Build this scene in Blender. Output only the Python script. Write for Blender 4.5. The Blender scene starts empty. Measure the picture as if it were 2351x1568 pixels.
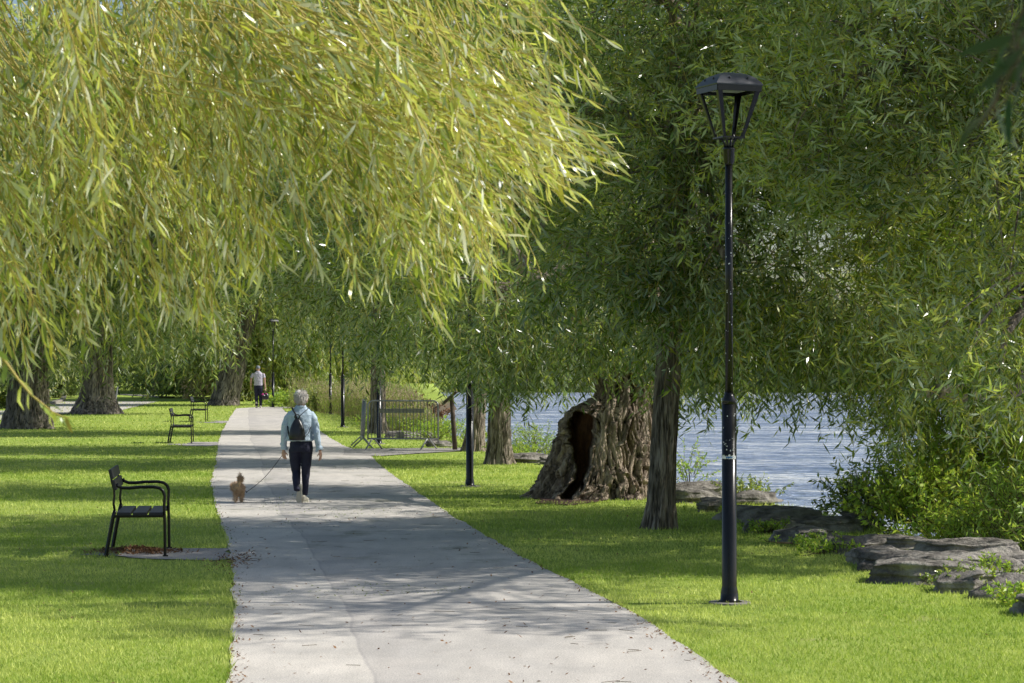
import bpy, math, random
import numpy as np
from mathutils import Vector, Matrix

R = np.random.default_rng(7)
random.seed(7)
C = bpy.context.scene.collection
scn = bpy.context.scene

# ------------------------------------------------------------------ camera geometry
F, HX, HY, HC = 5550.0, 1175.5, 845.0, 1.85       # focal length in photo pixels, horizon, eye height

def gd(py):                     # depth of a ground point seen at photo row py
    return HC * F / (py - HY)
def gp(px, py, z=0.0):          # ground point seen at a photo pixel
    d = (HC - z) * F / (py - HY)
    return Vector(((px - HX) / F * d, d, z))
def at(px, py, d):              # point at depth d seen at a photo pixel
    return Vector(((px - HX) / F * d, d, HC + (HY - py) / F * d))

# ------------------------------------------------------------------ noise
def _hash(i, j, k):
    n = (i * 374761393 + j * 668265263 + k * 1440662683) & 0x7fffffff
    n = ((n ^ (n >> 13)) * 1274126177) & 0x7fffffff
    n = (n ^ (n >> 16)) & 0x7fffffff
    return n / 0x7fffffff
def vnoise(p):
    p = np.asarray(p, float)
    f = np.floor(p); t = p - f; t = t * t * (3 - 2 * t)
    i, j, k = [f[..., a].astype(np.int64) for a in range(3)]
    out = 0
    for a in (0, 1):
        wa = t[..., 0] if a else 1 - t[..., 0]
        for b in (0, 1):
            wb = t[..., 1] if b else 1 - t[..., 1]
            for c in (0, 1):
                wc = t[..., 2] if c else 1 - t[..., 2]
                out = out + wa * wb * wc * _hash(i + a, j + b, k + c)
    return out * 2 - 1
def fbm(p, o=4):
    p = np.asarray(p, float); s = 0; a = 1.0; tot = 0
    for q in range(o):
        s = s + a * vnoise(p * 2 ** q + 17.3 * q); tot += a; a *= .5
    return s / tot

# ------------------------------------------------------------------ materials
def mat(name):
    m = bpy.data.materials.new(name); m.use_nodes = True
    nt = m.node_tree
    for n in list(nt.nodes): nt.nodes.remove(n)
    out = nt.nodes.new('ShaderNodeOutputMaterial')
    return m, nt, out
def N(nt, t, **kw):
    n = nt.nodes.new(t)
    for k, v in kw.items():
        if k in n.inputs.keys() if isinstance(k, str) else False: n.inputs[k].default_value = v
        else: setattr(n, k, v)
    return n
def L(nt, a, b): nt.links.new(a, b)
def ramp(nt, stops, fac=None):
    r = nt.nodes.new('ShaderNodeValToRGB')
    e = r.color_ramp.elements
    while len(e) < len(stops): e.new(0.5)
    for el, (p, c) in zip(e, stops):
        el.position = p; el.color = (*c, 1) if len(c) == 3 else c
    if fac is not None: L(nt, fac, r.inputs[0])
    return r
def noise(nt, scale, detail=4, vec=None, rough=.55, dist=0):
    n = nt.nodes.new('ShaderNodeTexNoise'); n.inputs['Scale'].default_value = scale
    n.inputs['Detail'].default_value = detail; n.inputs['Roughness'].default_value = rough
    n.inputs['Distortion'].default_value = dist
    if vec is not None: L(nt, vec, n.inputs['Vector'])
    return n
def coords(nt, scale=(1, 1, 1), kind='Object'):
    tc = nt.nodes.new('ShaderNodeTexCoord'); mp = nt.nodes.new('ShaderNodeMapping')
    mp.inputs['Scale'].default_value = scale
    L(nt, tc.outputs[kind], mp.inputs['Vector']); return mp.outputs[0]
def mixc(nt, fac, a, b, mode='MIX'):
    m = nt.nodes.new('ShaderNodeMix'); m.data_type = 'RGBA'; m.blend_type = mode
    if isinstance(fac, (int, float)): m.inputs[0].default_value = fac
    else: L(nt, fac, m.inputs[0])
    for s, v in ((6, a), (7, b)):
        if isinstance(v, tuple): m.inputs[s].default_value = (*v, 1)
        else: L(nt, v, m.inputs[s])
    return m.outputs[2]
def bump(nt, h, strength=.5, dist=.01):
    b = nt.nodes.new('ShaderNodeBump'); b.inputs['Strength'].default_value = strength
    b.inputs['Distance'].default_value = dist; L(nt, h, b.inputs['Height']); return b.outputs[0]

def simple(name, col, rough=.6, metal=0., var=.12, scale=20, bmp=.0, bdist=.004, spec=.5, coat=0):
    m, nt, out = mat(name)
    p = N(nt, 'ShaderNodeBsdfPrincipled'); p.inputs['Roughness'].default_value = rough
    p.inputs['Metallic'].default_value = metal; p.inputs['Specular IOR Level'].default_value = spec
    p.inputs['Coat Weight'].default_value = coat
    n = noise(nt, scale, 5, coords(nt))
    a = tuple(c * (1 - var) for c in col); b = tuple(min(1, c * (1 + var)) for c in col)
    r = ramp(nt, [(.3, a), (.7, b)], n.outputs[0]); L(nt, r.outputs[0], p.inputs['Base Color'])
    if bmp: L(nt, bump(nt, n.outputs[0], bmp, bdist), p.inputs['Normal'])
    L(nt, p.outputs[0], out.inputs[0]); return m

def leaf_mat(name, dark, mid, lit, back, trans, tfac=.42, rough=.38, spec=.5):
    m, nt, out = mat(name)
    at_ = N(nt, 'ShaderNodeAttribute'); at_.attribute_name = 'tint'
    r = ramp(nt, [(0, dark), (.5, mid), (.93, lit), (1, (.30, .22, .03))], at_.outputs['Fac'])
    g = N(nt, 'ShaderNodeNewGeometry')
    base = mixc(nt, g.outputs['Backfacing'], r.outputs[0], back)
    base = mixc(nt, .22, base, r.outputs[0])
    p = N(nt, 'ShaderNodeBsdfPrincipled'); p.inputs['Roughness'].default_value = rough
    p.inputs['Specular IOR Level'].default_value = spec
    L(nt, base, p.inputs['Base Color'])
    t = N(nt, 'ShaderNodeBsdfTranslucent')
    tr = mixc(nt, .65, trans, r.outputs[0]); L(nt, tr, t.inputs[0])
    mx = N(nt, 'ShaderNodeMixShader'); mx.inputs[0].default_value = tfac
    L(nt, p.outputs[0], mx.inputs[1]); L(nt, t.outputs[0], mx.inputs[2])
    L(nt, mx.outputs[0], out.inputs[0]); return m

def bark_mat(name, c0, c1, scale=9, stretch=.18, depth=.02, moss=0.):
    m, nt, out = mat(name)
    v = coords(nt, (1, 1, stretch))
    n1 = noise(nt, scale, 6, v, .65, .6); n2 = noise(nt, scale * 5, 4, v, .6)
    n3 = noise(nt, 1.7, 3, coords(nt))
    r = ramp(nt, [(.38, tuple(c * .18 for c in c0)), (.47, tuple(c * .8 for c in c0)), (.56, c1), (.75, tuple(min(1, c * 1.25) for c in c1))], n1.outputs[0])
    c = mixc(nt, .35, r.outputs[0], ramp(nt, [(.3, tuple(x * .5 for x in c0)), (.7, c1)], n2.outputs[0]).outputs[0])
    c = mixc(nt, ramp(nt, [(.45, (0, 0, 0)), (.7, (.45, .45, .45))], n3.outputs[0]).outputs[0], c, tuple(x * .75 for x in c1))
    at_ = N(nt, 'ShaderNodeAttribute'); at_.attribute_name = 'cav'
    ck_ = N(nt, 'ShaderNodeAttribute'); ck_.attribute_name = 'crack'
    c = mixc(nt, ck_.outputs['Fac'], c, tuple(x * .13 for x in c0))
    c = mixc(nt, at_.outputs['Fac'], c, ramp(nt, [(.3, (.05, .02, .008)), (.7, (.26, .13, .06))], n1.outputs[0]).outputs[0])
    p = N(nt, 'ShaderNodeBsdfPrincipled'); p.inputs['Roughness'].default_value = .9
    p.inputs['Specular IOR Level'].default_value = .2
    L(nt, c, p.inputs['Base Color'])
    ad = N(nt, 'ShaderNodeMath', operation='MULTIPLY_ADD'); L(nt, n2.outputs[0], ad.inputs[0]); ad.inputs[1].default_value = .35
    L(nt, n1.outputs[0], ad.inputs[2])
    L(nt, bump(nt, ad.outputs[0], 1., depth * 1.6), p.inputs['Normal'])
    L(nt, p.outputs[0], out.inputs[0]); return m

# ------------------------------------------------------------------ mesh helpers
def make_mesh(name, V, faces, m=None, parent=None, smooth=False, attrs=None, uv=None):
    """faces: list of int arrays, each (n,k)"""
    V = np.asarray(V, np.float32)
    faces = [np.asarray(f, np.int32) for f in faces if len(f)]
    me = bpy.data.meshes.new(name)
    me.vertices.add(len(V)); me.vertices.foreach_set('co', V.ravel())
    loops = np.concatenate([f.ravel() for f in faces])
    sizes = np.concatenate([np.full(len(f), f.shape[1], np.int32) for f in faces])
    me.loops.add(len(loops)); me.loops.foreach_set('vertex_index', loops)
    me.polygons.add(len(sizes))
    st = np.zeros(len(sizes), np.int32); st[1:] = np.cumsum(sizes)[:-1]
    me.polygons.foreach_set('loop_start', st)
    me.update(calc_edges=True)
    if smooth: me.polygons.foreach_set('use_smooth', np.ones(len(sizes), bool))
    if attrs:
        for k, a in attrs.items():
            at_ = me.attributes.new(k, 'FLOAT', 'POINT'); at_.data.foreach_set('value', np.asarray(a, np.float32))
    if uv is not None:
        l = me.uv_layers.new(name='UVMap'); l.data.foreach_set('uv', np.asarray(uv, np.float32)[loops].ravel())
    if m: me.materials.append(m)
    o = bpy.data.objects.new(name, me); C.objects.link(o)
    if parent: o.parent = parent
    return o

class MB:
    """collects simple solids into ONE mesh"""
    def __init__(s): s.v = []; s.f = []; s.n = 0
    def add(s, V, faces):
        V = np.asarray(V, float).reshape(-1, 3)
        for f in faces: s.f.append([i + s.n for i in f])
        s.v.append(V); s.n += len(V); return s
    def box(s, c, d, rot=None):
        x, y, z = [a / 2 for a in d]
        V = [(sx * x, sy * y, sz * z) for sx in (-1, 1) for sy in (-1, 1) for sz in (-1, 1)]
        if rot is not None: V = [tuple(rot @ Vector(v)) for v in V]
        V = [(v[0] + c[0], v[1] + c[1], v[2] + c[2]) for v in V]
        return s.add(V, [(0, 1, 3, 2), (4, 6, 7, 5), (0, 4, 5, 1), (2, 3, 7, 6), (0, 2, 6, 4), (1, 5, 7, 3)])
    def tube(s, pts, rad, n=10, cap=True, squash=None):
        pts = [Vector(p) for p in pts]
        if isinstance(rad, (int, float)): rad = [rad] * len(pts)
        rings = []; up = Vector((0, 0, 1)); prev = None
        for i, p in enumerate(pts):
            t = (pts[min(i + 1, len(pts) - 1)] - pts[max(i - 1, 0)]).normalized()
            if prev is None:
                a = t.cross(up if abs(t.z) < .95 else Vector((0, 1, 0))).normalized()
            else:
                a = (prev - t * prev.dot(t)).normalized()
            prev = a; b = t.cross(a)
            r = rad[i]; rx, ry = (r if isinstance(r, (tuple, list)) else (r, r))
            rings.append([p + a * math.cos(k * 2 * math.pi / n) * rx + b * math.sin(k * 2 * math.pi / n) * ry for k in range(n)])
        V = [tuple(v) for r in rings for v in r]
        fs = []
        for i in range(len(pts) - 1):
            for k in range(n):
                k2 = (k + 1) % n
                fs.append((i * n + k, i * n + k2, (i + 1) * n + k2, (i + 1) * n + k))
        if cap:
            fs.append(tuple(range(n))[::-1]); fs.append(tuple((len(pts) - 1) * n + k for k in range(n)))
        return s.add(V, fs)
    def loft(s, secs, n=20, power=2.0):
        """secs: (cx, cy, z, rx, ry) horizontal superellipse sections"""
        V = []; fs = []
        for cx, cy, z, rx, ry in secs:
            for k in range(n):
                a = k * 2 * math.pi / n; ca, sa = math.cos(a), math.sin(a)
                e = 2 / power
                V.append((cx + rx * math.copysign(abs(ca) ** e, ca), cy + ry * math.copysign(abs(sa) ** e, sa), z))
        for i in range(len(secs) - 1):
            for k in range(n):
                k2 = (k + 1) % n
                fs.append((i * n + k, i * n + k2, (i + 1) * n + k2, (i + 1) * n + k))
        fs.append(tuple(range(n))[::-1]); fs.append(tuple((len(secs) - 1) * n + k for k in range(n)))
        return s.add(V, fs)
    def ball(s, c, r, nu=14, nv=10, rot=None):
        r = (r, r, r) if isinstance(r, (int, float)) else r
        V = [(0, 0, -1)]
        for j in range(1, nv):
            ph = -math.pi / 2 + math.pi * j / nv
            for i in range(nu):
                th = 2 * math.pi * i / nu; V.append((math.cos(ph) * math.cos(th), math.cos(ph) * math.sin(th), math.sin(ph)))
        V.append((0, 0, 1))
        V = [Vector((v[0] * r[0], v[1] * r[1], v[2] * r[2])) for v in V]
        if rot is not None: V = [rot @ v for v in V]
        V = [tuple(v + Vector(c)) for v in V]; fs = []
        for i in range(nu): fs.append((0, 1 + (i + 1) % nu, 1 + i))
        for j in range(nv - 2):
            for i in range(nu):
                a = 1 + j * nu; b = a + nu; i2 = (i + 1) % nu
                fs.append((a + i, a + i2, b + i2, b + i))
        last = len(V) - 1; a = 1 + (nv - 2) * nu
        for i in range(nu): fs.append((a + i, a + (i + 1) % nu, last))
        return s.add(V, fs)
    def build(s, name, m, parent=None, smooth=False, bevel=0, remesh=0, smoothit=0, subsurf=0, loc=None):
        me = bpy.data.meshes.new(name)
        me.from_pydata([tuple(v) for a in s.v for v in a], [], s.f)
        if m: me.materials.append(m)
        if smooth or remesh:
            me.polygons.foreach_set('use_smooth', np.ones(len(me.polygons), bool))
        o = bpy.data.objects.new(name, me); C.objects.link(o)
        if parent: o.parent = parent
        if loc is not None: o.location = loc
        if remesh:
            md = o.modifiers.new('r', 'REMESH'); md.mode = 'VOXEL'; md.voxel_size = remesh; md.use_smooth_shade = True
            if smoothit:
                sm = o.modifiers.new('s', 'SMOOTH'); sm.iterations = smoothit; sm.factor = .5
        if bevel:
            b = o.modifiers.new('b', 'BEVEL'); b.width = bevel; b.segments = 2; b.limit_method = 'ANGLE'
        if subsurf:
            sb = o.modifiers.new('ss', 'SUBSURF'); sb.levels = subsurf; sb.render_levels = subsurf
        return o

def tag(o, label=None, cat=None, group=None, kind=None):
    if label: o['label'] = label
    if cat: o['category'] = cat
    if group: o['group'] = group
    if kind: o['kind'] = kind
    return o
def empty(name, loc=(0, 0, 0), rz=0, label=None, cat=None, group=None):
    o = bpy.data.objects.new(name, None); C.objects.link(o); o.location = loc; o.rotation_euler.z = rz
    o.empty_display_size = .2
    return tag(o, label, cat, group)
def copy_tree(o, parent=None):
    c = o.copy(); C.objects.link(c)
    if parent: c.parent = parent
    for ch in [q for q in C.objects if q.parent == o]: copy_tree(ch, c)
    return c

# ---- vectorised tubes, strands, leaves
def nrm(a): return a / np.maximum(np.linalg.norm(a, axis=-1, keepdims=True), 1e-9)
def tubes_arr(P, rad, sides=3):
    """P (N,S,3), rad (N,S)"""
    n, s, _ = P.shape
    T = np.empty_like(P); T[:, 1:-1] = P[:, 2:] - P[:, :-2]; T[:, 0] = P[:, 1] - P[:, 0]; T[:, -1] = P[:, -1] - P[:, -2]
    T = nrm(T)
    ref = np.tile(np.array([.13, .97, .21]), (n, s, 1))
    A = nrm(np.cross(T, ref)); B = np.cross(T, A)
    ang = np.arange(sides) * 2 * np.pi / sides
    V = P[:, :, None] + rad[:, :, None, None] * (A[:, :, None] * np.cos(ang)[:, None] + B[:, :, None] * np.sin(ang)[:, None])
    V = V.reshape(-1, 3)
    i = np.arange(n)[:, None, None] * s * sides; j = np.arange(s - 1)[None, :, None] * sides; k = np.arange(sides)[None, None, :]
    k2 = (k + 1) % sides
    q = np.stack([i + j + k, i + j + k2, i + j + sides + k2, i + j + sides + k], -1).reshape(-1, 4)
    return V, q
def strands(O, D, length, grav, S=7, wob=.12, rng=R):
    n = len(O); P = np.empty((n, S, 3)); P[:, 0] = O; d = nrm(D)
    st = (length / (S - 1))[:, None]
    g = np.zeros((n, 3)); g[:, 2] = -1
    gr = grav[:, None] if np.ndim(grav) else grav
    for k in range(1, S):
        P[:, k] = P[:, k - 1] + d * st
        d = nrm(d + g * gr * st + rng.normal(0, wob, (n, 3)) * np.sqrt(st))
    return P
def leaves(P, per, ll, lw, rng=R, spread=.75, near=False, hang=.25, tint=None, t0=.08):
    """leaves along strands P (N,S,3), `per` leaves each -> V, faces, tint"""
    n, S, _ = P.shape
    t = (t0 + (1 - t0) * (np.arange(per)[None] + rng.random((n, per))) / per) * (S - 1)
    i = np.minimum(t.astype(int), S - 2); f = (t - i)[..., None]
    ar = np.arange(n)[:, None]
    p = (P[ar, i] * (1 - f) + P[ar, i + 1] * f).reshape(-1, 3)
    T = nrm(P[ar, i + 1] - P[ar, i]).reshape(-1, 3)
    M = len(p)
    rnd = nrm(rng.normal(0, 1, (M, 3)))
    side = nrm(np.cross(T, rnd))
    a = rng.normal(spread, .22, M)[:, None]
    d = nrm(T * np.cos(a) + side * np.sin(a) + np.array([0, 0, -hang]))
    nn = nrm(np.cross(d, nrm(rng.normal(0, 1, (M, 3)) + np.array([0, 0, .0]))))
    nn = np.where((nn[:, 2] < 0)[:, None] & (rng.random(M) < .75)[:, None], -nn, nn)
    w = np.cross(d, nn)
    l = (ll * rng.uniform(.6, 1.2, M))[:, None]; W = (lw * rng.uniform(.7, 1.2, M))[:, None] / 2
    tn = rng.random(M) if tint is None else np.clip(np.repeat(tint, per) + rng.normal(0, .30, M), 0, .97)
    tn = np.where(rng.random(M) < .008, 1.0, tn)
    if near:
        cv = rng.normal(.0, .16, M)[:, None] * l - .0
        v = [p, p + d * l * .28 + w * W * .85 + nn * cv * .4, p + d * l * .28 - w * W * .85 + nn * cv * .4,
             p + d * l * .65 + w * W * .8 + nn * cv * .5, p + d * l * .65 - w * W * .8 + nn * cv * .5, p + d * l - nn * cv * .3]
        V = np.stack(v, 1).reshape(-1, 3); b = np.arange(M)[:, None] * 6
        fs = [b + np.array([[0, 1, 2]]), b + np.array([[1, 3, 4, 2]]), b + np.array([[3, 5, 4]])]
        return V, fs, np.repeat(tn, 6)
    v = [p, p + d * l * .42 + w * W, p + d * l, p + d * l * .42 - w * W]
    V = np.stack(v, 1).reshape(-1, 3); b = np.arange(M)[:, None] * 4
    return V, [b + np.array([[0, 1, 2, 3]])], np.repeat(tn, 4)

# ------------------------------------------------------------------ material set
M = {}
M['bark'] = bark_mat('willow bark', (.24, .19, .14), (.50, .42, .33), 13, .14, .05)
M['bark_old'] = bark_mat('old gnarled bark', (.27, .20, .15), (.62, .50, .39), 10, .28, .05)
M['bark_far'] = bark_mat('deep furrowed bark', (.17, .145, .12), (.46, .39, .33), 5, .12, .08)
M['twig'] = simple('yellow twig', (.46, .37, .08), .6, var=.3, scale=3)
M['twig_dark'] = simple('brown twig', (.10, .075, .035), .8, var=.3, scale=3)
M['leaf_front'] = leaf_mat('sunlit willow leaf', (.02, .055, .01), (.17, .30, .03), (.80, .84, .13), (.86, .88, .70), (.92, .94, .05), .42, .32, 1.0)  # silvery undersides; sunlit tone and white glints also put into the colour
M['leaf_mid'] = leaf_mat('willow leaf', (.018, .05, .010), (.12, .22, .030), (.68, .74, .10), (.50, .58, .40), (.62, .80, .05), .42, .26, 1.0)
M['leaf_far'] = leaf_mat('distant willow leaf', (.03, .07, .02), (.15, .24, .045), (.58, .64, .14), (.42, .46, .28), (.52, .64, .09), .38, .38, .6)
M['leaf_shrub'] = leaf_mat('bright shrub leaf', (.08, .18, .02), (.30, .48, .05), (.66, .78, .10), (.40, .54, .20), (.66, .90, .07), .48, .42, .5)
M['black_paint'] = simple('black painted steel', (.008, .008, .008), .32, var=.3, scale=60, bmp=.1, bdist=.001, spec=.4)
M['black_wood'] = simple('black painted timber', (.02, .02, .022), .5, var=.25, scale=40, bmp=.3, bdist=.001)
M['galv'] = simple('galvanised steel', (.30, .31, .31), .45, .4, var=.25, scale=70)
M['galv_dark'] = simple('weathered steel bars', (.22, .23, .23), .5, .4, var=.25, scale=70)
M['plate'] = simple('olive plate', (.30, .30, .22), .6, var=.15)
M['wood'] = simple('dark weathered wood', (.09, .065, .045), .8, var=.35, scale=25, bmp=.4)
M['soil'] = simple('bare soil', (.10, .05, .035), .95, var=.35, scale=14, bmp=.6, bdist=.02)
M['kerb'] = simple('granite kerb', (.26, .24, .21), .9, var=.3, scale=6)
M['skin'] = simple('skin', (.50, .29, .21), .55, var=.06)
M['hair'] = simple('white hair', (.72, .68, .63), .75, var=.35, scale=60, bmp=.6, bdist=.004)
M['shoe'] = simple('cream trainers', (.55, .52, .43), .7, var=.1)
M['sole'] = simple('rubber sole', (.50, .48, .40), .8, var=.1, scale=60)
M['trouser'] = simple('navy trousers', (.010, .012, .035), .8, var=.25, scale=12, bmp=.5, bdist=.01)
M['leather'] = simple('black leather', (.012, .012, .014), .34, var=.2, scale=18, bmp=.6, bdist=.006, spec=.6)
M['strap'] = simple('black strap', (.02, .02, .024), .6)
M['tee'] = simple('pale lilac cotton', (.52, .49, .58), .9, var=.06, scale=9, bmp=.5, bdist=.01)
M['cap'] = simple('grey cap', (.20, .22, .26), .9)
M['magenta'] = simple('magenta cloth', (.55, .05, .25), .8)
M['white'] = simple('white paint', (.75, .75, .76), .6, var=.05)
M['blue'] = simple('blue print', (.04, .16, .42), .6)
M['red'] = simple('red sign face', (.6, .04, .03), .6)
M['post'] = simple('grey post', (.26, .27, .28), .6)

def denim():
    m, nt, out = mat('light washed denim')
    v = coords(nt); n = noise(nt, 9, 5, v, .6); n2 = noise(nt, 120, 2, v)
    r = ramp(nt, [(.3, (.36, .46, .58)), (.55, (.54, .64, .74)), (.8, (.76, .82, .87))], n.outputs[0])
    c = mixc(nt, .25, r.outputs[0], ramp(nt, [(.3, (.12, .25, .38)), (.7, (.55, .7, .8))], n2.outputs[0]).outputs[0])
    p = N(nt, 'ShaderNodeBsdfPrincipled'); p.inputs['Roughness'].default_value = .85
    L(nt, c, p.inputs['Base Color']); L(nt, bump(nt, n.outputs[0], .8, .03), p.inputs['Normal'])
    L(nt, p.outputs[0], out.inputs[0]); return m
M['denim'] = denim()

def ground_mat():
    m, nt, out = mat('lawn')
    v = coords(nt)
    big = noise(nt, .35, 3, v); midn = noise(nt, 2.3, 4, v); fine = noise(nt, 55, 3, v, .7)
    a = ramp(nt, [(.3, (.20, .33, .05)), (.55, (.42, .55, .11)), (.75, (.64, .66, .21))], midn.outputs[0]).outputs[0]
    a = mixc(nt, .4, a, ramp(nt, [(.35, (.20, .34, .05)), (.7, (.60, .60, .22))], big.outputs[0]).outputs[0])
    a = mixc(nt, .55, a, ramp(nt, [(.3, (.09, .16, .02)), (.62, (.40, .50, .08))], fine.outputs[0]).outputs[0])
    pt = noise(nt, .8, 5, v, .65, .5)
    a = mixc(nt, ramp(nt, [(.58, (0, 0, 0)), (.72, (.6, .6, .6))], pt.outputs[0]).outputs[0], a, (.40, .36, .17))
    a = mixc(nt, ramp(nt, [(.30, (.55, .55, .55)), (.42, (0, 0, 0))], pt.outputs[0]).outputs[0], a, (.10, .19, .03))
    at_ = N(nt, 'ShaderNodeAttribute'); at_.attribute_name = 'mud'
    a = mixc(nt, at_.outputs['Fac'], a, ramp(nt, [(.35, (.05, .035, .02)), (.65, (.16, .13, .09))], fine.outputs[0]).outputs[0])
    p = N(nt, 'ShaderNodeBsdfPrincipled'); p.inputs['Roughness'].default_value = .9; p.inputs['Specular IOR Level'].default_value = .15
    L(nt, a, p.inputs['Base Color']); L(nt, bump(nt, fine.outputs[0], .7, .03), p.inputs['Normal'])
    L(nt, p.outputs[0], out.inputs[0]); return m
M['lawn'] = ground_mat()

def asphalt_mat(name, seam=True, lo=(.49, .46, .415), hi=(.74, .69, .625)):
    m, nt, out = mat(name)
    v = coords(nt)
    grit = noise(nt, 90, 3, v, .75); blot = noise(nt, .9, 5, v, .6); str_ = noise(nt, 3, 5, coords(nt, (1.5, .35, 1)), .6)
    c = ramp(nt, [(.28, tuple(x * .72 for x in lo)), (.45, tuple(x * 1.12 for x in lo)), (.6, hi), (.78, tuple(min(1, x * 1.12) for x in hi))], grit.outputs[0]).outputs[0]
    c = mixc(nt, 1, c, ramp(nt, [(.3, (.78, .79, .80)), (.7, (1.08, 1.07, 1.05))], blot.outputs[0]).outputs[0], 'MULTIPLY')
    c = mixc(nt, 1, c, ramp(nt, [(.3, (.88, .88, .88)), (.7, (1.06, 1.06, 1.06))], str_.outputs[0]).outputs[0], 'MULTIPLY')
    if seam:
        uv = N(nt, 'ShaderNodeUVMap'); uv.uv_map = 'UVMap'
        sp = N(nt, 'ShaderNodeSeparateXYZ'); L(nt, uv.outputs[0], sp.inputs[0])
        wn = noise(nt, .22, 3, v)
        ad = N(nt, 'ShaderNodeMath', operation='MULTIPLY_ADD'); L(nt, wn.outputs[0], ad.inputs[0]); ad.inputs[1].default_value = .07
        L(nt, sp.outputs[0], ad.inputs[2])
        strip = ramp(nt, [(0, (1.05, 1.05, 1.04)), (.318, (1.05, 1.05, 1.04)), (.3205, (.80, .80, .82)), (.325, (.80, .80, .82)), (.328, (.90, .90, .91)), (.42, (.92, .92, .93)), (.5, (.98, .98, .98))], ad.outputs[0])
        c = mixc(nt, 1, c, strip.outputs[0], 'MULTIPLY')
        # cross cracks of the laid strips
        vv = N(nt, 'ShaderNodeMath', operation='MULTIPLY_ADD'); L(nt, noise(nt, 1.1, 4, v).outputs[0], vv.inputs[0]); vv.inputs[1].default_value = .5
        L(nt, sp.outputs[1], vv.inputs[2])
        md = N(nt, 'ShaderNodeMath', operation='MODULO'); L(nt, vv.outputs[0], md.inputs[0]); md.inputs[1].default_value = 9.3
        ck = ramp(nt, [(0, (.62, .62, .62)), (.035, (.62, .62, .62)), (.05, (1, 1, 1))], md.outputs[0])
        c = mixc(nt, 1, c, ck.outputs[0], 'MULTIPLY')
        # mossy film
        mo = noise(nt, 1.3, 6, coords(nt, (1, .7, 1)), .7)
        ms = ramp(nt, [(.56, (0, 0, 0)), (.68, (.55, .55, .55))], mo.outputs[0])
        mlt = N(nt, 'ShaderNodeMath', operation='MULTIPLY'); L(nt, ms.outputs[0], mlt.inputs[0])
        yr = ramp(nt, [(0, (0, 0, 0)), (.25, (0, 0, 0)), (.33, (1, 1, 1)), (.6, (1, 1, 1)), (.85, (.3, .3, .3))])
        dv = N(nt, 'ShaderNodeMath', operation='DIVIDE'); L(nt, sp.outputs[1], dv.inputs[0]); dv.inputs[1].default_value = 75
        L(nt, dv.outputs[0], yr.inputs[0]); L(nt, yr.outputs[0], mlt.inputs[1])
        c = mixc(nt, mlt.outputs[0], c, (.12, .13, .06))
    p = N(nt, 'ShaderNodeBsdfPrincipled'); p.inputs['Roughness'].default_value = .88; p.inputs['Specular IOR Level'].default_value = .3
    L(nt, c, p.inputs['Base Color']); L(nt, bump(nt, grit.outputs[0], .5, .006), p.inputs['Normal'])
    L(nt, p.outputs[0], out.inputs[0]); return m
M['asphalt'] = asphalt_mat('pale asphalt path')
M['asphalt2'] = asphalt_mat('pale asphalt road', False)
M['slab'] = asphalt_mat('gravelly pad', False, (.30, .28, .26), (.52, .49, .46))

def water_mat():
    m, nt, out = mat('river water')
    n1 = noise(nt, 2.6, 4, coords(nt, (.45, 1.0, 1)), .6, .7); n2 = noise(nt, .5, 3, coords(nt, (.35, 1.0, 1)), .6); n3 = noise(nt, 9, 3, coords(nt, (.5, 1, 1)), .6)
    ad = N(nt, 'ShaderNodeMath', operation='MULTIPLY_ADD'); L(nt, n3.outputs[0], ad.inputs[0]); ad.inputs[1].default_value = .22; L(nt, n1.outputs[0], ad.inputs[2])
    a2 = N(nt, 'ShaderNodeMath', operation='MULTIPLY_ADD'); L(nt, n2.outputs[0], a2.inputs[0]); a2.inputs[1].default_value = .7; L(nt, ad.outputs[0], a2.inputs[2])
    p = N(nt, 'ShaderNodeBsdfPrincipled'); p.inputs['Roughness'].default_value = .16; p.inputs['IOR'].default_value = 1.33
    c = ramp(nt, [(.40, (.08, .14, .30)), (.475, (.28, .36, .56)), (.525, (.50, .57, .72)), (.59, (.92, .94, .96))])  # sky reflection on the ripples painted into the base colour
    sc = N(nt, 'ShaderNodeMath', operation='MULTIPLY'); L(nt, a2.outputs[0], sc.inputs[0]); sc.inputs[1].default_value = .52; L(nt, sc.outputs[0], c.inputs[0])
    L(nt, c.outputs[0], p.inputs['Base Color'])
    L(nt, bump(nt, a2.outputs[0], 1, .6), p.inputs['Normal'])
    L(nt, p.outputs[0], out.inputs[0]); return m
M['water'] = water_mat()

def rock_mat():
    m, nt, out = mat('grey shore rock')
    v = coords(nt); n1 = noise(nt, 2.2, 6, v, .65, .4); n2 = noise(nt, 14, 5, v, .7); n3 = noise(nt, 5, 3, v, .5)
    c = ramp(nt, [(.36, (.035, .03, .025)), (.46, (.17, .15, .13)), (.56, (.50, .455, .40)), (.72, (.68, .63, .57))], n1.outputs[0]).outputs[0]
    c = mixc(nt, .45, c, ramp(nt, [(.3, (.07, .06, .055)), (.7, (.40, .38, .34))], n2.outputs[0]).outputs[0])
    c = mixc(nt, ramp(nt, [(.6, (0, 0, 0)), (.68, (.6, .6, .6))], n3.outputs[0]).outputs[0], c, (.42, .40, .34))
    p = N(nt, 'ShaderNodeBsdfPrincipled'); p.inputs['Roughness'].default_value = .9; p.inputs['Specular IOR Level'].default_value = .25
    L(nt, c, p.inputs['Base Color']); L(nt, bump(nt, n2.outputs[0], 1, .07), p.inputs['Normal'])
    L(nt, p.outputs[0], out.inputs[0]); return m
M['rock'] = rock_mat()

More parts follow.
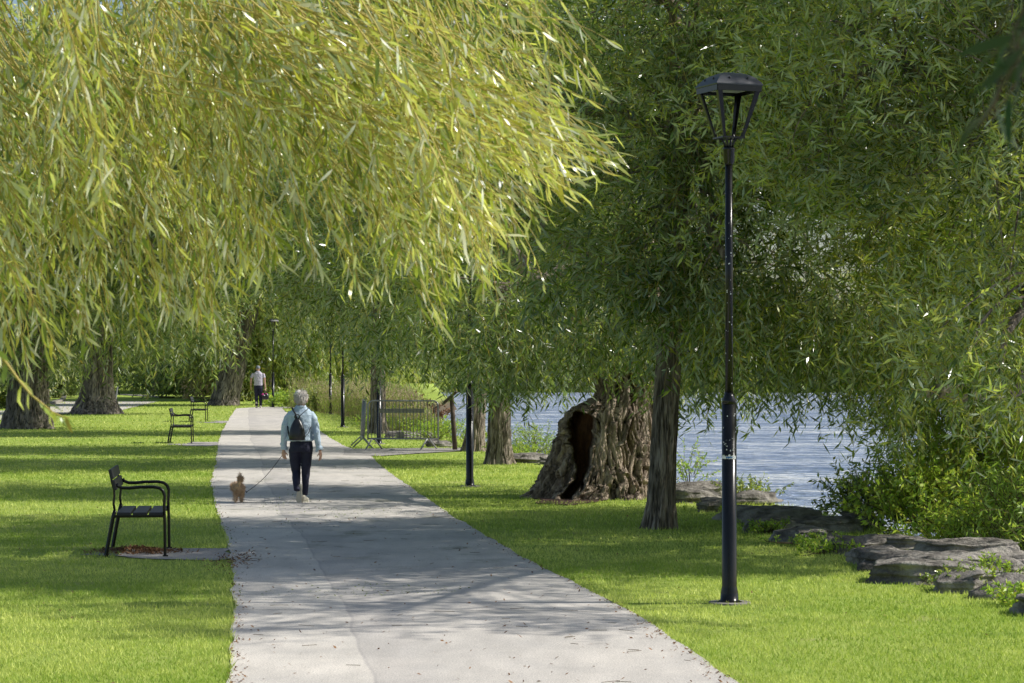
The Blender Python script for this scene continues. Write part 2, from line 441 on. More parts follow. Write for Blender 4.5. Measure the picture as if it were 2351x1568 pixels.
def grass_mat(name, lo, hi, tr, tf=.4):
    m, nt, out = mat(name)
    a = N(nt, 'ShaderNodeAttribute'); a.attribute_name = 'tint'
    r = ramp(nt, [(0, lo), (1, hi)], a.outputs['Fac'])
    p = N(nt, 'ShaderNodeBsdfPrincipled'); p.inputs['Roughness'].default_value = .6; p.inputs['Specular IOR Level'].default_value = .3
    L(nt, r.outputs[0], p.inputs['Base Color'])
    t = N(nt, 'ShaderNodeBsdfTranslucent'); L(nt, mixc(nt, .5, r.outputs[0], tr), t.inputs[0])
    mx = N(nt, 'ShaderNodeMixShader'); mx.inputs[0].default_value = tf
    L(nt, p.outputs[0], mx.inputs[1]); L(nt, t.outputs[0], mx.inputs[2]); L(nt, mx.outputs[0], out.inputs[0]); return m
M['grass'] = grass_mat('grass blades', (.24, .38, .05), (.76, .80, .24), (.64, .78, .10))
M['weed'] = grass_mat('dry seed heads', (.34, .32, .12), (.70, .54, .40), (.62, .54, .3), .35)
M['weed_green'] = grass_mat('weed leaves', (.14, .24, .03), (.42, .54, .09), (.45, .60, .06), .35)
M['litter'] = grass_mat('fallen leaves', (.10, .045, .02), (.34, .19, .09), (.2, .1, .03), .1)
M['moss'] = grass_mat('moss crumbs', (.10, .15, .03), (.28, .36, .06), (.15, .2, .03), .1)

# ------------------------------------------------------------------ terrain
SY = np.array([-60, 0, 12, 19, 23, 27, 31, 34, 40, 50, 62, 80, 100, 125, 150, 190, 230, 300, 600.])
SX = np.array([5.5, 4.9, 4.8, 4.75, 4.6, 4.35, 3.9, 3.3, 2.3, .95, -1.0, -3.9, -5.3, -4.6, -4, -6, -8, -8, -8.])
def shore(y): return np.interp(y, SY, SX)
def sstep(a, b, x):
    t = np.clip((x - a) / (b - a), 0, 1); return t * t * (3 - 2 * t)
def gz(x, y):
    x = np.asarray(x, float); y = np.asarray(y, float)
    e = x - shore(y)
    drop = -1.9 * sstep(-.1, 1.6, e)
    fb = sstep(256, 258, y) * 2.3
    z = drop * 1.0 + np.where(e > 0, fb, fb * .15)
    rise = .25 * sstep(120, 200, y) * (e < 0)
    return z + rise

xs = np.unique(np.concatenate([np.linspace(-600, -60, 28), np.linspace(-60, -12, 50), np.linspace(-12, 12, 145), np.linspace(12, 60, 30), np.linspace(60, 600, 28)]))
ys = np.unique(np.concatenate([np.linspace(-80, 0, 20), np.linspace(0, 75, 160), np.linspace(75, 160, 90), np.linspace(160, 300, 60), np.linspace(300, 900, 20)]))
X, Y = np.meshgrid(xs, ys)
Z = gz(X, Y)
V = np.stack([X, Y, Z], -1).reshape(-1, 3)
nx, ny = len(xs), len(ys)
ii = (np.arange(ny - 1)[:, None] * nx + np.arange(nx - 1)[None]).ravel()
q = np.stack([ii, ii + 1, ii + 1 + nx, ii + nx], -1)
mud = sstep(-.25, .35, (X - shore(Y))).ravel() * (Y.ravel() < 190)
tag(make_mesh('ground', V, [q], M['lawn'], smooth=True, attrs={'mud': mud}), 'green park lawn sloping down to the river edge', kind='structure')

V = np.array([(-40, -100, -.72), (900, -100, -.72), (900, 300, -.72), (-40, 300, -.72)])
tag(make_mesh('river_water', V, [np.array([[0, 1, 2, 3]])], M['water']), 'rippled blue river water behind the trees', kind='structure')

# ---- paths
PR = [(938, 543, 648), (945, 537, 655), (960, 527, 680), (975, 519, 705), (990, 510, 735), (1010, 503, 765), (1025, 500, 792),
      (1035, 499, 822), (1045, 498, 850), (1070, 494, 875), (1090, 488, 900), (1110, 485, 930), (1140, 490, 972), (1180, 500, 1030), (1230, 518, 1115),
      (1280, 528, 1200), (1340, 533, 1320), (1400, 538, 1440), (1480, 532, 1560), (1568, 525, 1690), (1700, 515, 1885)]
pd = np.array([gd(p[0]) for p in PR]); pl = np.array([(p[1] - HX) / F * gd(p[0]) for p in PR]); pr = np.array([(p[2] - HX) / F * gd(p[0]) for p in PR])
o_ = np.argsort(pd); pd, pl, pr = pd[o_], pl[o_], pr[o_]
pd = np.concatenate([[-40], pd, [116]]); pl = np.concatenate([[pl[0] + .3], pl, [pl[-1] + 1.0]]); pr = np.concatenate([[pr[0] + .8], pr, [pr[-1] + 2.5]])
def path_l(y): return np.interp(y, pd, pl)
def path_r(y): return np.interp(y, pd, pr)
yy = np.concatenate([np.arange(-40, 10, 2.), np.arange(10, 40, .12), np.arange(40, 116, .4)])
K = 14
u = np.linspace(0, 1, K)
je = fbm(np.stack([yy * 1.7, yy * 0, yy * 0], -1), 4) * .035; jf = fbm(np.stack([yy * 1.7, yy * 0 + 9, yy * 0], -1), 4) * .035
xl = path_l(yy) + je; xr = path_r(yy) + jf
PX = xl[:, None] * (1 - u) + xr[:, None] * u
V = np.stack([PX, np.repeat(yy[:, None], K, 1), np.full_like(PX, .012)], -1).reshape(-1, 3)
ii = (np.arange(len(yy) - 1)[:, None] * K + np.arange(K - 1)[None]).ravel()
uv = np.stack([np.tile(u, len(yy)), np.repeat(yy, K)], -1)
tag(make_mesh('path', V, [np.stack([ii, ii + 1, ii + 1 + K, ii + K], -1)], M['asphalt'], uv=uv), 'pale patched asphalt footpath running away between lawns', kind='structure')

def sheet(name, pts, z, m, label, jit=.04, sub=14, kind='structure'):
    P = [];
    n = len(pts)
    for i in range(n):
        a, b = np.array(pts[i], float), np.array(pts[(i + 1) % n], float)
        for k in range(sub):
            p = a + (b - a) * k / sub
            s = fbm(np.array([p[0] * 2.1, p[1] * 2.1, 3.]), 3) * jit
            P.append((p[0] + s, p[1] + s * .8, z))
    o = MB(); o.add(P, [tuple(range(len(P)))])
    r = o.build(name, m); me = r.data
    if me.polygons[0].normal.z < 0: me.flip_normals()
    return tag(r, label, kind=kind)
g2 = lambda px, py: tuple(gp(px, py)[:2])
sheet('side_path', [g2(790, 1046), g2(870, 1048), g2(960, 1042), g2(1065, 1036), g2(1060, 1029), g2(940, 1030), g2(850, 1031), g2(790, 1032)], .016, M['slab'], 'narrow gravelled spur leading from the path to the barrier')
road_pts = [(-200, 990), (0, 965), (60, 958), (115, 952), (190, 949), (277, 943), (330, 930), (366, 921), (385, 916), (300, 912), (255, 909), (180, 905), (146, 905), (148, 912), (147, 920), (111, 932), (60, 940), (0, 944), (-200, 955)]
sheet('road', [g2(*p) for p in road_pts], .02, M['asphalt2'], 'pale road curving past the big trunks behind the lawn', .1, 6)
def kerb(name, pts, w, h, label):
    mb = MB(); P = [gp(*p) for p in pts]
    for a, b in zip(P[:-1], P[1:]):
        nseg = max(1, int((b - a).length / 1.2))
        for k in range(nseg):
            p = a.lerp(b, k / nseg); q_ = a.lerp(b, (k + .97) / nseg); d = (q_ - p); ang = math.atan2(d.y, d.x)
            c = (p + q_) / 2
            mb.box((c.x, c.y, h / 2 - .02 + random.uniform(-.012, .012)), (d.length, w, h + .04), Matrix.Rotation(ang, 3, 'Z'))
    return tag(mb.build(name, M['kerb'], bevel=.02), label, kind='structure')
kerb('kerb', [(120, 902), (180, 904), (255, 908), (300, 911), (385, 915.5)], .9, .14, 'granite kerb along the far side of the road')
kerb('kerb', [(60, 939), (111, 931), (144, 921), (148, 911), (142, 906)], .3, .14, 'granite kerb turning round the grass verge on the left')
# bench pads + soil
pads = [(195, 530, 1260, 1287), (375, 500, 1015, 1025), (440, 530, 966.5, 972)]
for i, (a, b, c, d) in enumerate(pads):
    sheet('gravel_pad', [g2(a + 60, c + 3), g2((a + b) / 2, c), g2(b, c), g2(b + 8, d - 4), g2(b - 20, d), g2((a + b) / 2, d - 1), g2(a, (c + d) / 2)], .008, M['slab'],
          ['gravelly pad under the nearest bench', 'gravelly pad under the middle bench', 'gravelly pad under the farthest bench'][i], .12, 10)
sheet('bare_soil', [g2(1225, 1142), g2(1300, 1133), g2(1390, 1137), g2(1400, 1148), g2(1310, 1161), g2(1240, 1156)], .010, M['soil'], 'bare brown soil at the foot of the hollow trunk', .15, 8)

# ------------------------------------------------------------------ grass blades
def in_path(x, y, mrg=0.):
    return (x > path_l(y) + je_at(y) + mrg) & (x < path_r(y) + jf_at(y) - mrg)
def je_at(y): return np.interp(y, yy, je)
def jf_at(y): return np.interp(y, yy, jf)
P_pads = [(gp(a + 20, d).x, gp(b, d).x, gd(d), gd(c)) for a, b, c, d in pads]
sidey = (gd(1046), gd(1031)); sidex = (gp(790, 1040).x, gp(1062, 1033).x)
def grass(n, d0, d1, h0, h1, w, seed):
    rg = np.random.default_rng(seed)
    iv = rg.uniform(1 / d1, 1 / d0, n); y = 1 / iv
    x = rg.uniform(-1, 1, n) * (.23 * y + 2.2)
    cl = fbm(np.stack([x * 3, y * 3, x * 0], -1), 3)
    ok = ~in_path(x, y, .015) & (x < shore(y) + .25) & ((cl > -.35) | (rg.random(n) < .6))
    for a, b, c, d in P_pads: ok &= ~((x > a + .15) & (x < b) & (y > c + .05) & (y < d - .05))
    ok &= ~((x > sidex[0]) & (x < sidex[1]) & (y > sidey[0] + .2) & (y < sidey[1] - .2))
    sx, sy = gp(1310, 1146)[:2]; ok &= ~(((x - sx) / .55) ** 2 + ((y - sy) / .9) ** 2 < 1)
    x, y, cl = x[ok], y[ok], cl[ok]; n = len(x)
    s = np.clip(y / 15, 1, 8)
    edge = np.minimum(np.abs(x - path_l(y)), np.abs(x - path_r(y)))
    h = rg.uniform(h0, h1, n) * (1 + .35 * cl) * (1 + .5 * np.exp(-edge / .08)) * (1 + .25 * (s - 1)) * (1 + 1.2 * np.exp(-np.abs(shore(y) - x) / .35))
    a = rg.uniform(0, 2 * np.pi, n); ww = w * s * rg.uniform(.7, 1.3, n)
    lean = rg.normal(0, .45, (n, 2)) * h[:, None]
    b0 = np.stack([x + np.cos(a) * ww, y + np.sin(a) * ww, gz(x, y)], -1); b1 = np.stack([x - np.cos(a) * ww, y - np.sin(a) * ww, gz(x, y)], -1)
    tp = np.stack([x + lean[:, 0], y + lean[:, 1], gz(x, y) + h], -1)
    V = np.stack([b0, b1, tp], 1).reshape(-1, 3)
    cl2 = fbm(np.stack([x * .7, y * .5, x * 0 + 3], -1), 3)
    t = np.clip(.45 + .5 * cl + .7 * cl2 + rg.normal(0, .25, n), 0, 1)
    return V, t
Vs, ts = [], []
for args in ((420000, 11.5, 45, .014, .036, .0035, 1), (90000, 40, 130, .012, .03, .004, 2)):
    v, t = grass(*args); Vs.append(v); ts.append(t)
V = np.concatenate(Vs); t = np.repeat(np.concatenate(ts), 3)
tag(make_mesh('grass', V, [np.arange(len(V)).reshape(-1, 3)], M['grass'], attrs={'tint': t}), 'short mown grass on the lawns either side of the path', 'grass', kind='stuff')

# ------------------------------------------------------------------ trunks
def trunk_mesh(name, base, prof, m, parent, n=200, lean=None, ridge=.05, freq=7, seed=0, nz=220, twist=0., lobes=5):
    """prof: list of (z, radius); lean(z)->(dx,dy)"""
    zz = np.linspace(prof[0][0], prof[-1][0], nz)
    r = np.interp(zz, [p[0] for p in prof], [p[1] for p in prof])
    th = np.linspace(0, 2 * np.pi, n, endpoint=False)
    TH, ZZ = np.meshgrid(th, zz); RR = np.repeat(r[:, None], n, 1)
    ph = TH + twist * ZZ
    fr = np.maximum(freq * RR, 4.2)
    P = np.stack([np.cos(ph) * fr + seed, np.sin(ph) * fr, ZZ * freq * .17], -1)
    a = 1 - np.abs(fbm(P * 1.3, 3)) * 2
    b = fbm(P * 3 + 5, 2)
    fl = np.exp(-np.maximum(ZZ - zz[0], 0) / (r[0] * .9))
    big = np.cos(ph * lobes + seed) * .10 * fl + vnoise(np.stack([np.cos(TH) * 1.3 + seed, np.sin(TH) * 1.3, ZZ * .7], -1)) * .09
    cr = np.exp(-(fbm(P * np.array([2.2, 2.2, 1.5]) + b[..., None] * .25, 2) / .085) ** 2)
    rad = RR * (1 + big) + ridge * RR * (a * .8 + b * .5) - cr * ridge * RR * .55
    lx = np.zeros_like(zz); ly = np.zeros_like(zz)
    if lean is not None: lx, ly = np.array([lean(z) for z in zz]).T
    V = np.stack([base[0] + lx[:, None] + rad * np.cos(TH), base[1] + ly[:, None] + rad * np.sin(TH), base[2] + ZZ], -1).reshape(-1, 3)
    i = np.arange(nz - 1)[:, None] * n; k = np.arange(n)[None]; k2 = (k + 1) % n
    q = np.stack([i + k, i + k2, i + n + k2, i + n + k], -1).reshape(-1, 4)
    return make_mesh(name, V, [q], m, parent, smooth=True, attrs={'crack': cr.ravel() * .85})

def crown_parts(parent, root_pt, blobs, nclump, nper, slen, grav, ll, lw, lps, leafm, seed, twigs=True, near=False, trunk_r=.15,
                clump_sig=.35, fringe=None, shell=.45, droop0=.1, twm='twig', tint_mu=.45, updir=.25, branches=True, twr=.0022, hang=.25, wob=.12, spread=.75):
    rg = np.random.default_rng(seed)
    base = np.array(parent.location)
    root = np.array(root_pt, float)
    vol = np.array([b[3] * b[4] * b[5] for b in blobs]) ** .75; vol /= vol.sum()
    bi = rg.choice(len(blobs), nclump, p=vol); B = np.array(blobs, float)[bi]
    dr = nrm(rg.normal(0, 1, (nclump, 3))); rr = rg.random(nclump)[:, None] ** shell
    cc = B[:, :3] + dr * rr * B[:, 3:6]
    cd = nrm(dr * np.array([1, 1, .45]) + np.array([0, 0, updir]) + rg.normal(0, .3, (nclump, 3)))
    ct = np.clip(tint_mu + .20 + 1.7 * (rr[:, 0] - .82) + rg.normal(0, .2, nclump), .02, .95)  # inner clumps tinted darker: crown self-shade painted into the leaf colour
    O = np.repeat(cc, nper, 0) + rg.normal(0, clump_sig, (nclump * nper, 3)); D = nrm(np.repeat(cd, nper, 0) + rg.normal(0, .45, (nclump * nper, 3)))
    ln = rg.uniform(slen[0], slen[1], len(O)); T = np.repeat(ct, nper)
    gr = np.full(len(O), grav)
    if fringe:
        # (n, xa, xb, ya, yb, za, zb, lmin, lmax) hanging curtains
        for (fn, xa, xb, ya, yb, za, zb, l0, l1) in fringe:
            fo = np.stack([rg.uniform(xa, xb, fn), rg.uniform(ya, yb, fn), rg.uniform(za, zb, fn)], -1)
            fd = nrm(rg.normal(0, .35, (fn, 3)) + np.array([0, 0, -.5]))
            O = np.concatenate([O, fo]); D = np.concatenate([D, fd]); ln = np.concatenate([ln, rg.uniform(l0, l1, fn)])
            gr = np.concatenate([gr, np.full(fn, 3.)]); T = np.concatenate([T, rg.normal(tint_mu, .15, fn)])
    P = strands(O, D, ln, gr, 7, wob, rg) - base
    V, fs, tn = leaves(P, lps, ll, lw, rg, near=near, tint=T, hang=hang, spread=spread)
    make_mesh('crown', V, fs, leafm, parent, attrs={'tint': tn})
    if twigs:
        rad = np.linspace(1, .35, 7)[None] * twr * np.ones((len(P), 1))
        V, q_ = tubes_arr(P, rad, 3); make_mesh('twigs', V, [q_], M[twm], parent)
    if branches:
        # curved limbs: root -> blob centres -> clumps
        t = np.linspace(0, 1, 9)[None, :, None]
        bc = np.array([b[:3] for b in blobs], float)
        mid = (root + bc) / 2 + np.array([0, 0, .4])
        Pb = (1 - t) ** 2 * root[None, None] + 2 * t * (1 - t) * mid[:, None] + t ** 2 * bc[:, None]
        Pb = Pb + rg.normal(0, .04, Pb.shape) * (t > 0) - base
        V1, q1 = tubes_arr(Pb, np.linspace(trunk_r, trunk_r * .3, 9)[None] * np.ones((len(bc), 1)), 8)
        t = np.linspace(0, 1, 6)[None, :, None]
        fb_ = rg.uniform(.6, 1., nclump)[:, None]; mb_ = (root + bc[bi]) / 2 + np.array([0, 0, .4]); st = (1 - fb_) ** 2 * root + 2 * fb_ * (1 - fb_) * mb_ + fb_ ** 2 * bc[bi]; mid = (st + cc) / 2 + rg.normal(0, .25, cc.shape) + np.array([0, 0, .2])
        Pc = (1 - t) ** 2 * st[:, None] + 2 * t * (1 - t) * mid[:, None] + t ** 2 * cc[:, None] - base
        V2, q2 = tubes_arr(Pc, np.linspace(trunk_r * .16, .005, 6)[None] * np.ones((nclump, 1)), 5)
        make_mesh('branches', np.concatenate([V1, V2]), [q1, q2 + len(V1)], M['bark'], parent, smooth=True)

# ---- T1 hollow willow -------------------------------------------------
hb = gp(1360, 1140)                         # base
S1 = F / hb.y
def hollow_tree():
    t = empty('willow_tree', hb, label='old gnarled willow with a dark hollow in its swollen split trunk', cat='tree')
    rows = [(1148, 1215, 1502), (1140, 1224, 1500), (1120, 1237, 1496), (1100, 1246, 1493), (1050, 1263, 1488), (1000, 1280, 1488), (960, 1296, 1490), (945, 1304, 1492), (935, 1316, 1494),
            (925, 1338, 1496), (912, 1362, 1497), (895, 1376, 1499), (870, 1384, 1502), (820, 1392, 1506), (740, 1402, 1512), (600, 1420, 1520), (480, 1440, 1520)]
    zr = np.array([(1140 - r[0]) / S1 for r in rows]); xl = np.array([(r[1] - 1360) / S1 for r in rows]); xr = np.array([(r[2] - 1360) / S1 for r in rows])
    nz, n = 330, 420
    zz = np.concatenate([np.linspace(zr[0], 1.7, 250), np.linspace(1.72, zr[-1], 80)])
    L_ = np.interp(zz, zr, xl); R_ = np.interp(zz, zr, xr)
    cx = (L_ + R_) / 2; hw = (R_ - L_) / 2; hy = np.interp(zz, [0, .5, 1.2, 1.6, 4], [.85, .72, .6, .42, .3])
    th = np.linspace(0, 2 * np.pi, n, endpoint=False)
    TH, ZZ = np.meshgrid(th, zz)
    c, s = np.cos(TH), np.sin(TH)
    HW = hw[:, None]; HY_ = hy[:, None]; CX = cx[:, None]
    x0 = CX + HW * c; y0 = HY_ * s
    # flowing ridges: stretched along the grain and warped
    w = fbm(np.stack([x0 * 1.6, y0 * 1.6, ZZ * 1.3], -1), 3)
    w2 = fbm(np.stack([x0 * 1.6 + 9, y0 * 1.6, ZZ * 1.3 + 4], -1), 3)
    q = np.stack([(x0 + w * .35) * 6.5, (y0 + w2 * .3) * 6.5, ZZ * 1.25 + w * 1.2], -1)
    rid = 1 - np.abs(fbm(q, 2)) * 2.6
    q2 = np.stack([(x0 + w * .25) * 17, (y0 + w2 * .2) * 17, ZZ * 3.2 + w2 * 2], -1)
    rid2 = 1 - np.abs(fbm(q2, 2)) * 2.4
    lump = fbm(np.stack([x0 * 2.2, y0 * 2.2, ZZ * 1.6], -1), 3)
    disp = .080 * rid + .034 * rid2 + .15 * lump
    q3 = np.stack([(x0 + w * .3) * 21, (y0 + w2 * .25) * 21, ZZ * 3.4 + w * 1.5], -1)
    crk = np.exp(-(fbm(q3, 3) / .075) ** 2); q4 = np.stack([(x0 + w * .35) * 9, (y0 + w2 * .3) * 9, ZZ * 1.6 + w * 1.5 + 7], -1)
    crk2 = np.exp(-(fbm(q4, 2) / .05) ** 2); disp = disp - .022 * crk - .04 * crk2
    flare = np.exp(-np.maximum(ZZ, 0) / .16) * (.07 + .06 * np.cos(TH * 7 + 1))
    # cleft between left lobe and the main stem on the right upper side
    disp = disp + flare
    # opening
    oz = np.array([(1140 - y) / S1 for y in (1142, 1130, 1112, 1096, 1075, 1050, 1010, 975, 958, 947, 940)])
    ol = np.array([(x - 1360) / S1 for x in (1302, 1302, 1312, 1325, 1322, 1316, 1306, 1299, 1301, 1309, 1325)])
    orr = np.array([(x - 1360) / S1 for x in (1322, 1328, 1338, 1345, 1348, 1353, 1362, 1366, 1362, 1350, 1326)])
    OL = np.interp(zz, oz, ol)[:, None]; OR = np.interp(zz, oz, orr)[:, None]
    jt = fbm(np.stack([ZZ * 7, np.sign(c) * 0 + 2 * (x0 > CX - .2), ZZ * 0], -1), 4) * .06
    sd = np.minimum(x0 - OL - jt, OR + jt - x0)
    sd = np.where((ZZ > oz[0]) & (ZZ < oz[-1]) & (s < -.05), sd, -1)
    topf = sstep(0, .05, oz[-1] - ZZ)
    mask = sstep(-.008, .035, sd) * topf
    lip = np.exp(-((sd + .03) / .025) ** 2) * topf
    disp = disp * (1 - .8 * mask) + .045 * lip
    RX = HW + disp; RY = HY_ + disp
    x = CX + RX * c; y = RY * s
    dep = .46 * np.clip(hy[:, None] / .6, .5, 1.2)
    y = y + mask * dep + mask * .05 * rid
    V = np.stack([x, y, ZZ], -1).reshape(-1, 3)
    i = np.arange(nz - 1)[:, None] * n; k = np.arange(n)[None]; k2 = (k + 1) % n
    qd = np.stack([i + k, i + k2, i + n + k2, i + n + k], -1).reshape(-1, 4)
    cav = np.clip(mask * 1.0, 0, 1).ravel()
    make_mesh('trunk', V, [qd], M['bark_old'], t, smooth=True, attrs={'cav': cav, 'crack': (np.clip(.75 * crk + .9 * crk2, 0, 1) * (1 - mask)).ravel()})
    # rope-like aerial roots on the right half and at the fork
    mb = MB(); rg = random.Random(4)
    for k in range(38):
        px = rg.uniform(1368, 1494); y0_ = rg.uniform(850, 1000); L2 = rg.uniform(80, 220)
        pts = []; rr = []
        for j in range(12):
            f = j / 11; zz_ = (1140 - (y0_ + L2 * f)) / S1
            pxx = px + 10 * math.sin(f * 5 + k) + (f - .5) * rg.uniform(-8, 8) * 2
            cxx = np.interp(zz_, zz, cx); hww = np.interp(zz_, zz, hw); hyy = np.interp(zz_, zz, hy)
            xx = (pxx - 1360) / S1; u_ = max(-.97, min(.97, (xx - cxx) / hww))
            pts.append((xx, -hyy * math.sqrt(1 - u_ * u_) - .02 - .035 * math.sin(math.pi * f), zz_)); rr.append(.010 + .022 * math.sin(math.pi * (f * .9 + .08)))
        mb.tube(pts, rr, 7)
    mb.build('ridges', M['bark_old'], t, smooth=True)
    # heavy leaning limbs
    mb = MB()
    mb.tube([(.30, 0, 1.5), (.1, -.1, 1.9), (-.25, -.2, 2.4), (-.8, -.3, 3.1), (-1.6, -.3, 4.0)], [.22, .19, .16, .13, .08], 14)
    mb.tube([(.5, 0, 2.2), (.9, .1, 3.2), (1.2, .2, 4.4), (1.6, .1, 6)], [.26, .22, .17, .08], 14)
    mb.tube([(.45, 0, 2.6), (.3, .3, 4), (.2, .3, 6)], [.22, .16, .08], 12)
    mb.build('limb', M['bark_old'], t, smooth=True)
    x, y = hb.x, hb.y
    crown_parts(t, (x + .5, y, 3), [(x - 2.0, y + 1.2, 4.6, 2.4, 2.2, 2.0), (x + .5, y + .9, 5.2, 2.3, 2.0, 2.4), (x + 2.4, y + 1.6, 4.8, 2.2, 2.2, 2.2), (x, y + 2.2, 7.2, 3.6, 2.8, 2.2), (x - 1.4, y - 1.2, 2.9, 1.5, 1.0, .6), (x + 1.6, y - 2.9, 3.1, 1.7, .8, .7)],
                225, 18, (.35, .85), .45, .16, .027, 16, M['leaf_mid'], 11, tint_mu=.2, clump_sig=.25, updir=.5, hang=.08, wob=.3, spread=.85,
                fringe=[(260, x - 1.8, x + .25, y - 2.5, y + 1.5, 2.2, 3.1, .5, 1.15), (380, x + .6, x + 2.4, y - 3, y + 1.5, 2.2, 3.0, .7, 1.5), (150, x - 1.7, x - .8, y - 1, y + 2, 1.9, 2.5, .5, 1.0), (420, x + .6, x + 3.0, y - 6.5, y - 3.5, 2.1, 2.9, .6, 1.3), (70, x - .3, x + .5, y - 2.6, y - 1.1, 2.1, 2.6, .4, .75)], trunk_r=.16)
    return t
hollow_tree()

# ---- T2 slim trunk in front
def slim_tree(base, r0, r1, H, label, seed, blobs, ncl, nper, fringe, lean=None, ll=.095, lw=.018, lps=26, leafm='leaf_mid', m='bark', slen=(.5, 1.1), shell=.45, tint_mu=.45, grav=1.3, ridge=.13, csig=.28, twigs=True, twr=.0024, lobes=5, prof=None, group=None, cat='tree', freq=9, trunk_r=.12, name='willow_tree'):
    t = empty(name, base, label=label, cat=cat, group=group)
    pf = prof or [(-.05, r0 * 1.55), (.12, r0 * 1.28), (.4, r0 * 1.06), (.9, r0 * .97), (H * .6, (r0 + r1) / 2), (H, r1)]
    trunk_mesh('trunk', (0, 0, 0), pf, M[m], t, lean=lean, ridge=ridge, seed=seed, freq=freq, lobes=lobes)
    lx, ly = lean(H) if lean else (0, 0)
    crown_parts(t, (base[0] + lx, base[1] + ly, H * .9), blobs, ncl, nper, slen, grav, ll, lw, lps, M[leafm], seed + 50, hang=.12, wob=.22, spread=.85, updir=.4, fringe=fringe, shell=shell, tint_mu=tint_mu, clump_sig=csig, twigs=twigs, twr=twr, trunk_r=trunk_r)
    return t
b2 = gp(1514, 1213); x, y = b2.x, b2.y
slim_tree(b2, .13, .12, 5.0, 'slim straight willow with furrowed trunk in front of the hollow one', 21,
          [(x + .1, y - 1.5, 3.1, 1.0, .5, .75), (x + .2, y - 1.6, 4.4, 1.1, .6, 1.0), (x + .3, y - 1.5, 5.6, 1.2, .7, .9), (x + .3, y - 1.0, 4.2, 2.0, 1.9, 1.5), (x - 1.7, y + .5, 4.8, 1.8, 1.8, 1.7), (x + 2.0, y + .2, 4.6, 1.9, 1.9, 1.8), (x + 0, y, 6.6, 2.8, 2.4, 1.6), (x + .6, y - 1.8, 3.1, 1.4, .9, .5)],
          180, 18, [(150, x - .55, x + .9, y - 1.9, y - .7, 2.6, 3.6, .45, .95), (130, x - .3, x + 1.0, y - 1.9, y - .7, 3.6, 5.2, .5, 1.0), (160, x + .15, x + 1.5, y - 1.5, y + 1, 2.6, 3.2, .4, 1.0), (90, x - 1.6, x - .3, y - 1.4, y + 1, 2.7, 3.2, .4, .8)], prof=[(-.05, .23), (.05, .20), (.3, .16), (.8, .138), (3, .128), (5, .115)], lean=lambda z: (.055 * z, 0), ll=.16, lw=.026, lps=16, grav=.45, csig=.22, tint_mu=.25)
# ---- T3, T4, T5 along the shore
b3 = gp(1146, 1065); x, y = b3.x, b3.y
slim_tree(b3, .2, .15, 6, 'straight pale willow trunk on the lawn between the second lamp post and the hollow tree', 31,
          [(x, y, 5.6, 3.0, 3, 2.6), (x - 2.2, y - 2, 5.0, 2.4, 2.4, 2.3), (x + 1.6, y, 4.2, 2.0, 2.2, 1.6), (x - 1.2, y, 8.4, 3.2, 3, 2)],
          360, 13, [(300, x - .9, x + 1.6, y - 2, y + 2, 2.1, 3.2, .5, 1.3), (150, x - 2.8, x - .6, y - 2, y + 2, 2.3, 3.2, .5, 1.1)], ll=.20, lw=.036, lps=15, twr=.003, tint_mu=.18)
b4 = gp(1087, 1036); x, y = b4.x, b4.y
slim_tree(b4, .19, .14, 6, 'dark willow trunk standing directly behind the second lamp post', 41,
          [(x - .5, y, 5.6, 3.2, 3, 2.8), (x - 2.8, y + 2, 5.4, 2.6, 2.4, 2.6), (x - 1, y, 8.8, 3.6, 3, 2)],
          300, 13, [(240, x - 2.4, x + 1.6, y - 2, y + 3, 2.5, 3.3, .5, 1.05)], ll=.20, lw=.036, lps=15, lean=lambda z: (.09 * z, 0), twr=.003, tint_mu=.08)
b5 = gp(868, 995); x, y = b5.x, b5.y
slim_tree(b5, .2, .15, 6, 'dark willow trunk half hidden by the lamp post beside the steel barrier', 51,
          [(x, y, 6.2, 3.4, 3, 3.0), (x - 2.4, y - 1, 6.4, 2.8, 2.6, 2.8), (x + 2.6, y, 5.6, 2.6, 2.6, 2.4), (x - .6, y, 10, 4.0, 3, 2.2)],
          330, 13, [(280, x - 2.6, x + 3.0, y - 2, y + 3, 3.0, 4.2, .6, 1.4), (60, x - .6, x + 2.4, y - 1, y + 2, 2.5, 2.9, .5, 1.0)], ll=.24, lw=.042, lps=15, twr=.003, tint_mu=.08)

# ---- T6 right hand willow over the water with low limb
t6 = empty('willow_tree', (6.6, 25.5, -.3), label='broad willow leaning over the shore with a thick low limb at the edge of view', cat='tree')
trunk_mesh('trunk', (0, 0, 0), [(-.4, .62), (.1, .5), (.6, .42), (2, .38), (4.5, .28)], M['bark_old'], t6, lean=lambda z: (-.12 * z, 0), seed=61)
lm = MB()
lim = [at(2460, 850, 23.6), at(2351, 888, 23), at(2280, 905, 22.6), at(2200, 905, 22.4), at(2165, 893, 22.2), at(2120, 905, 22.1)]
lim = [Vector(p) - t6.location for p in [Vector((6.4, 25.4, 2.6)), Vector((5.8, 24.4, 2.3))] + lim[1:]]
lm.tube(lim, [.16, .14, .10, .085, .08, .075, .045], 14)
lo6 = lm.build('limb', M['bark'], t6, smooth=True); md6 = lo6.modifiers.new('s', 'SUBSURF'); md6.levels = md6.render_levels = 3
txb = bpy.data.textures.new('gnarl', 'CLOUDS'); txb.noise_scale = .09; txb.noise_depth = 3
d6 = lo6.modifiers.new('d', 'DISPLACE'); d6.texture = txb; d6.strength = .06
x, y = 5.6, 25
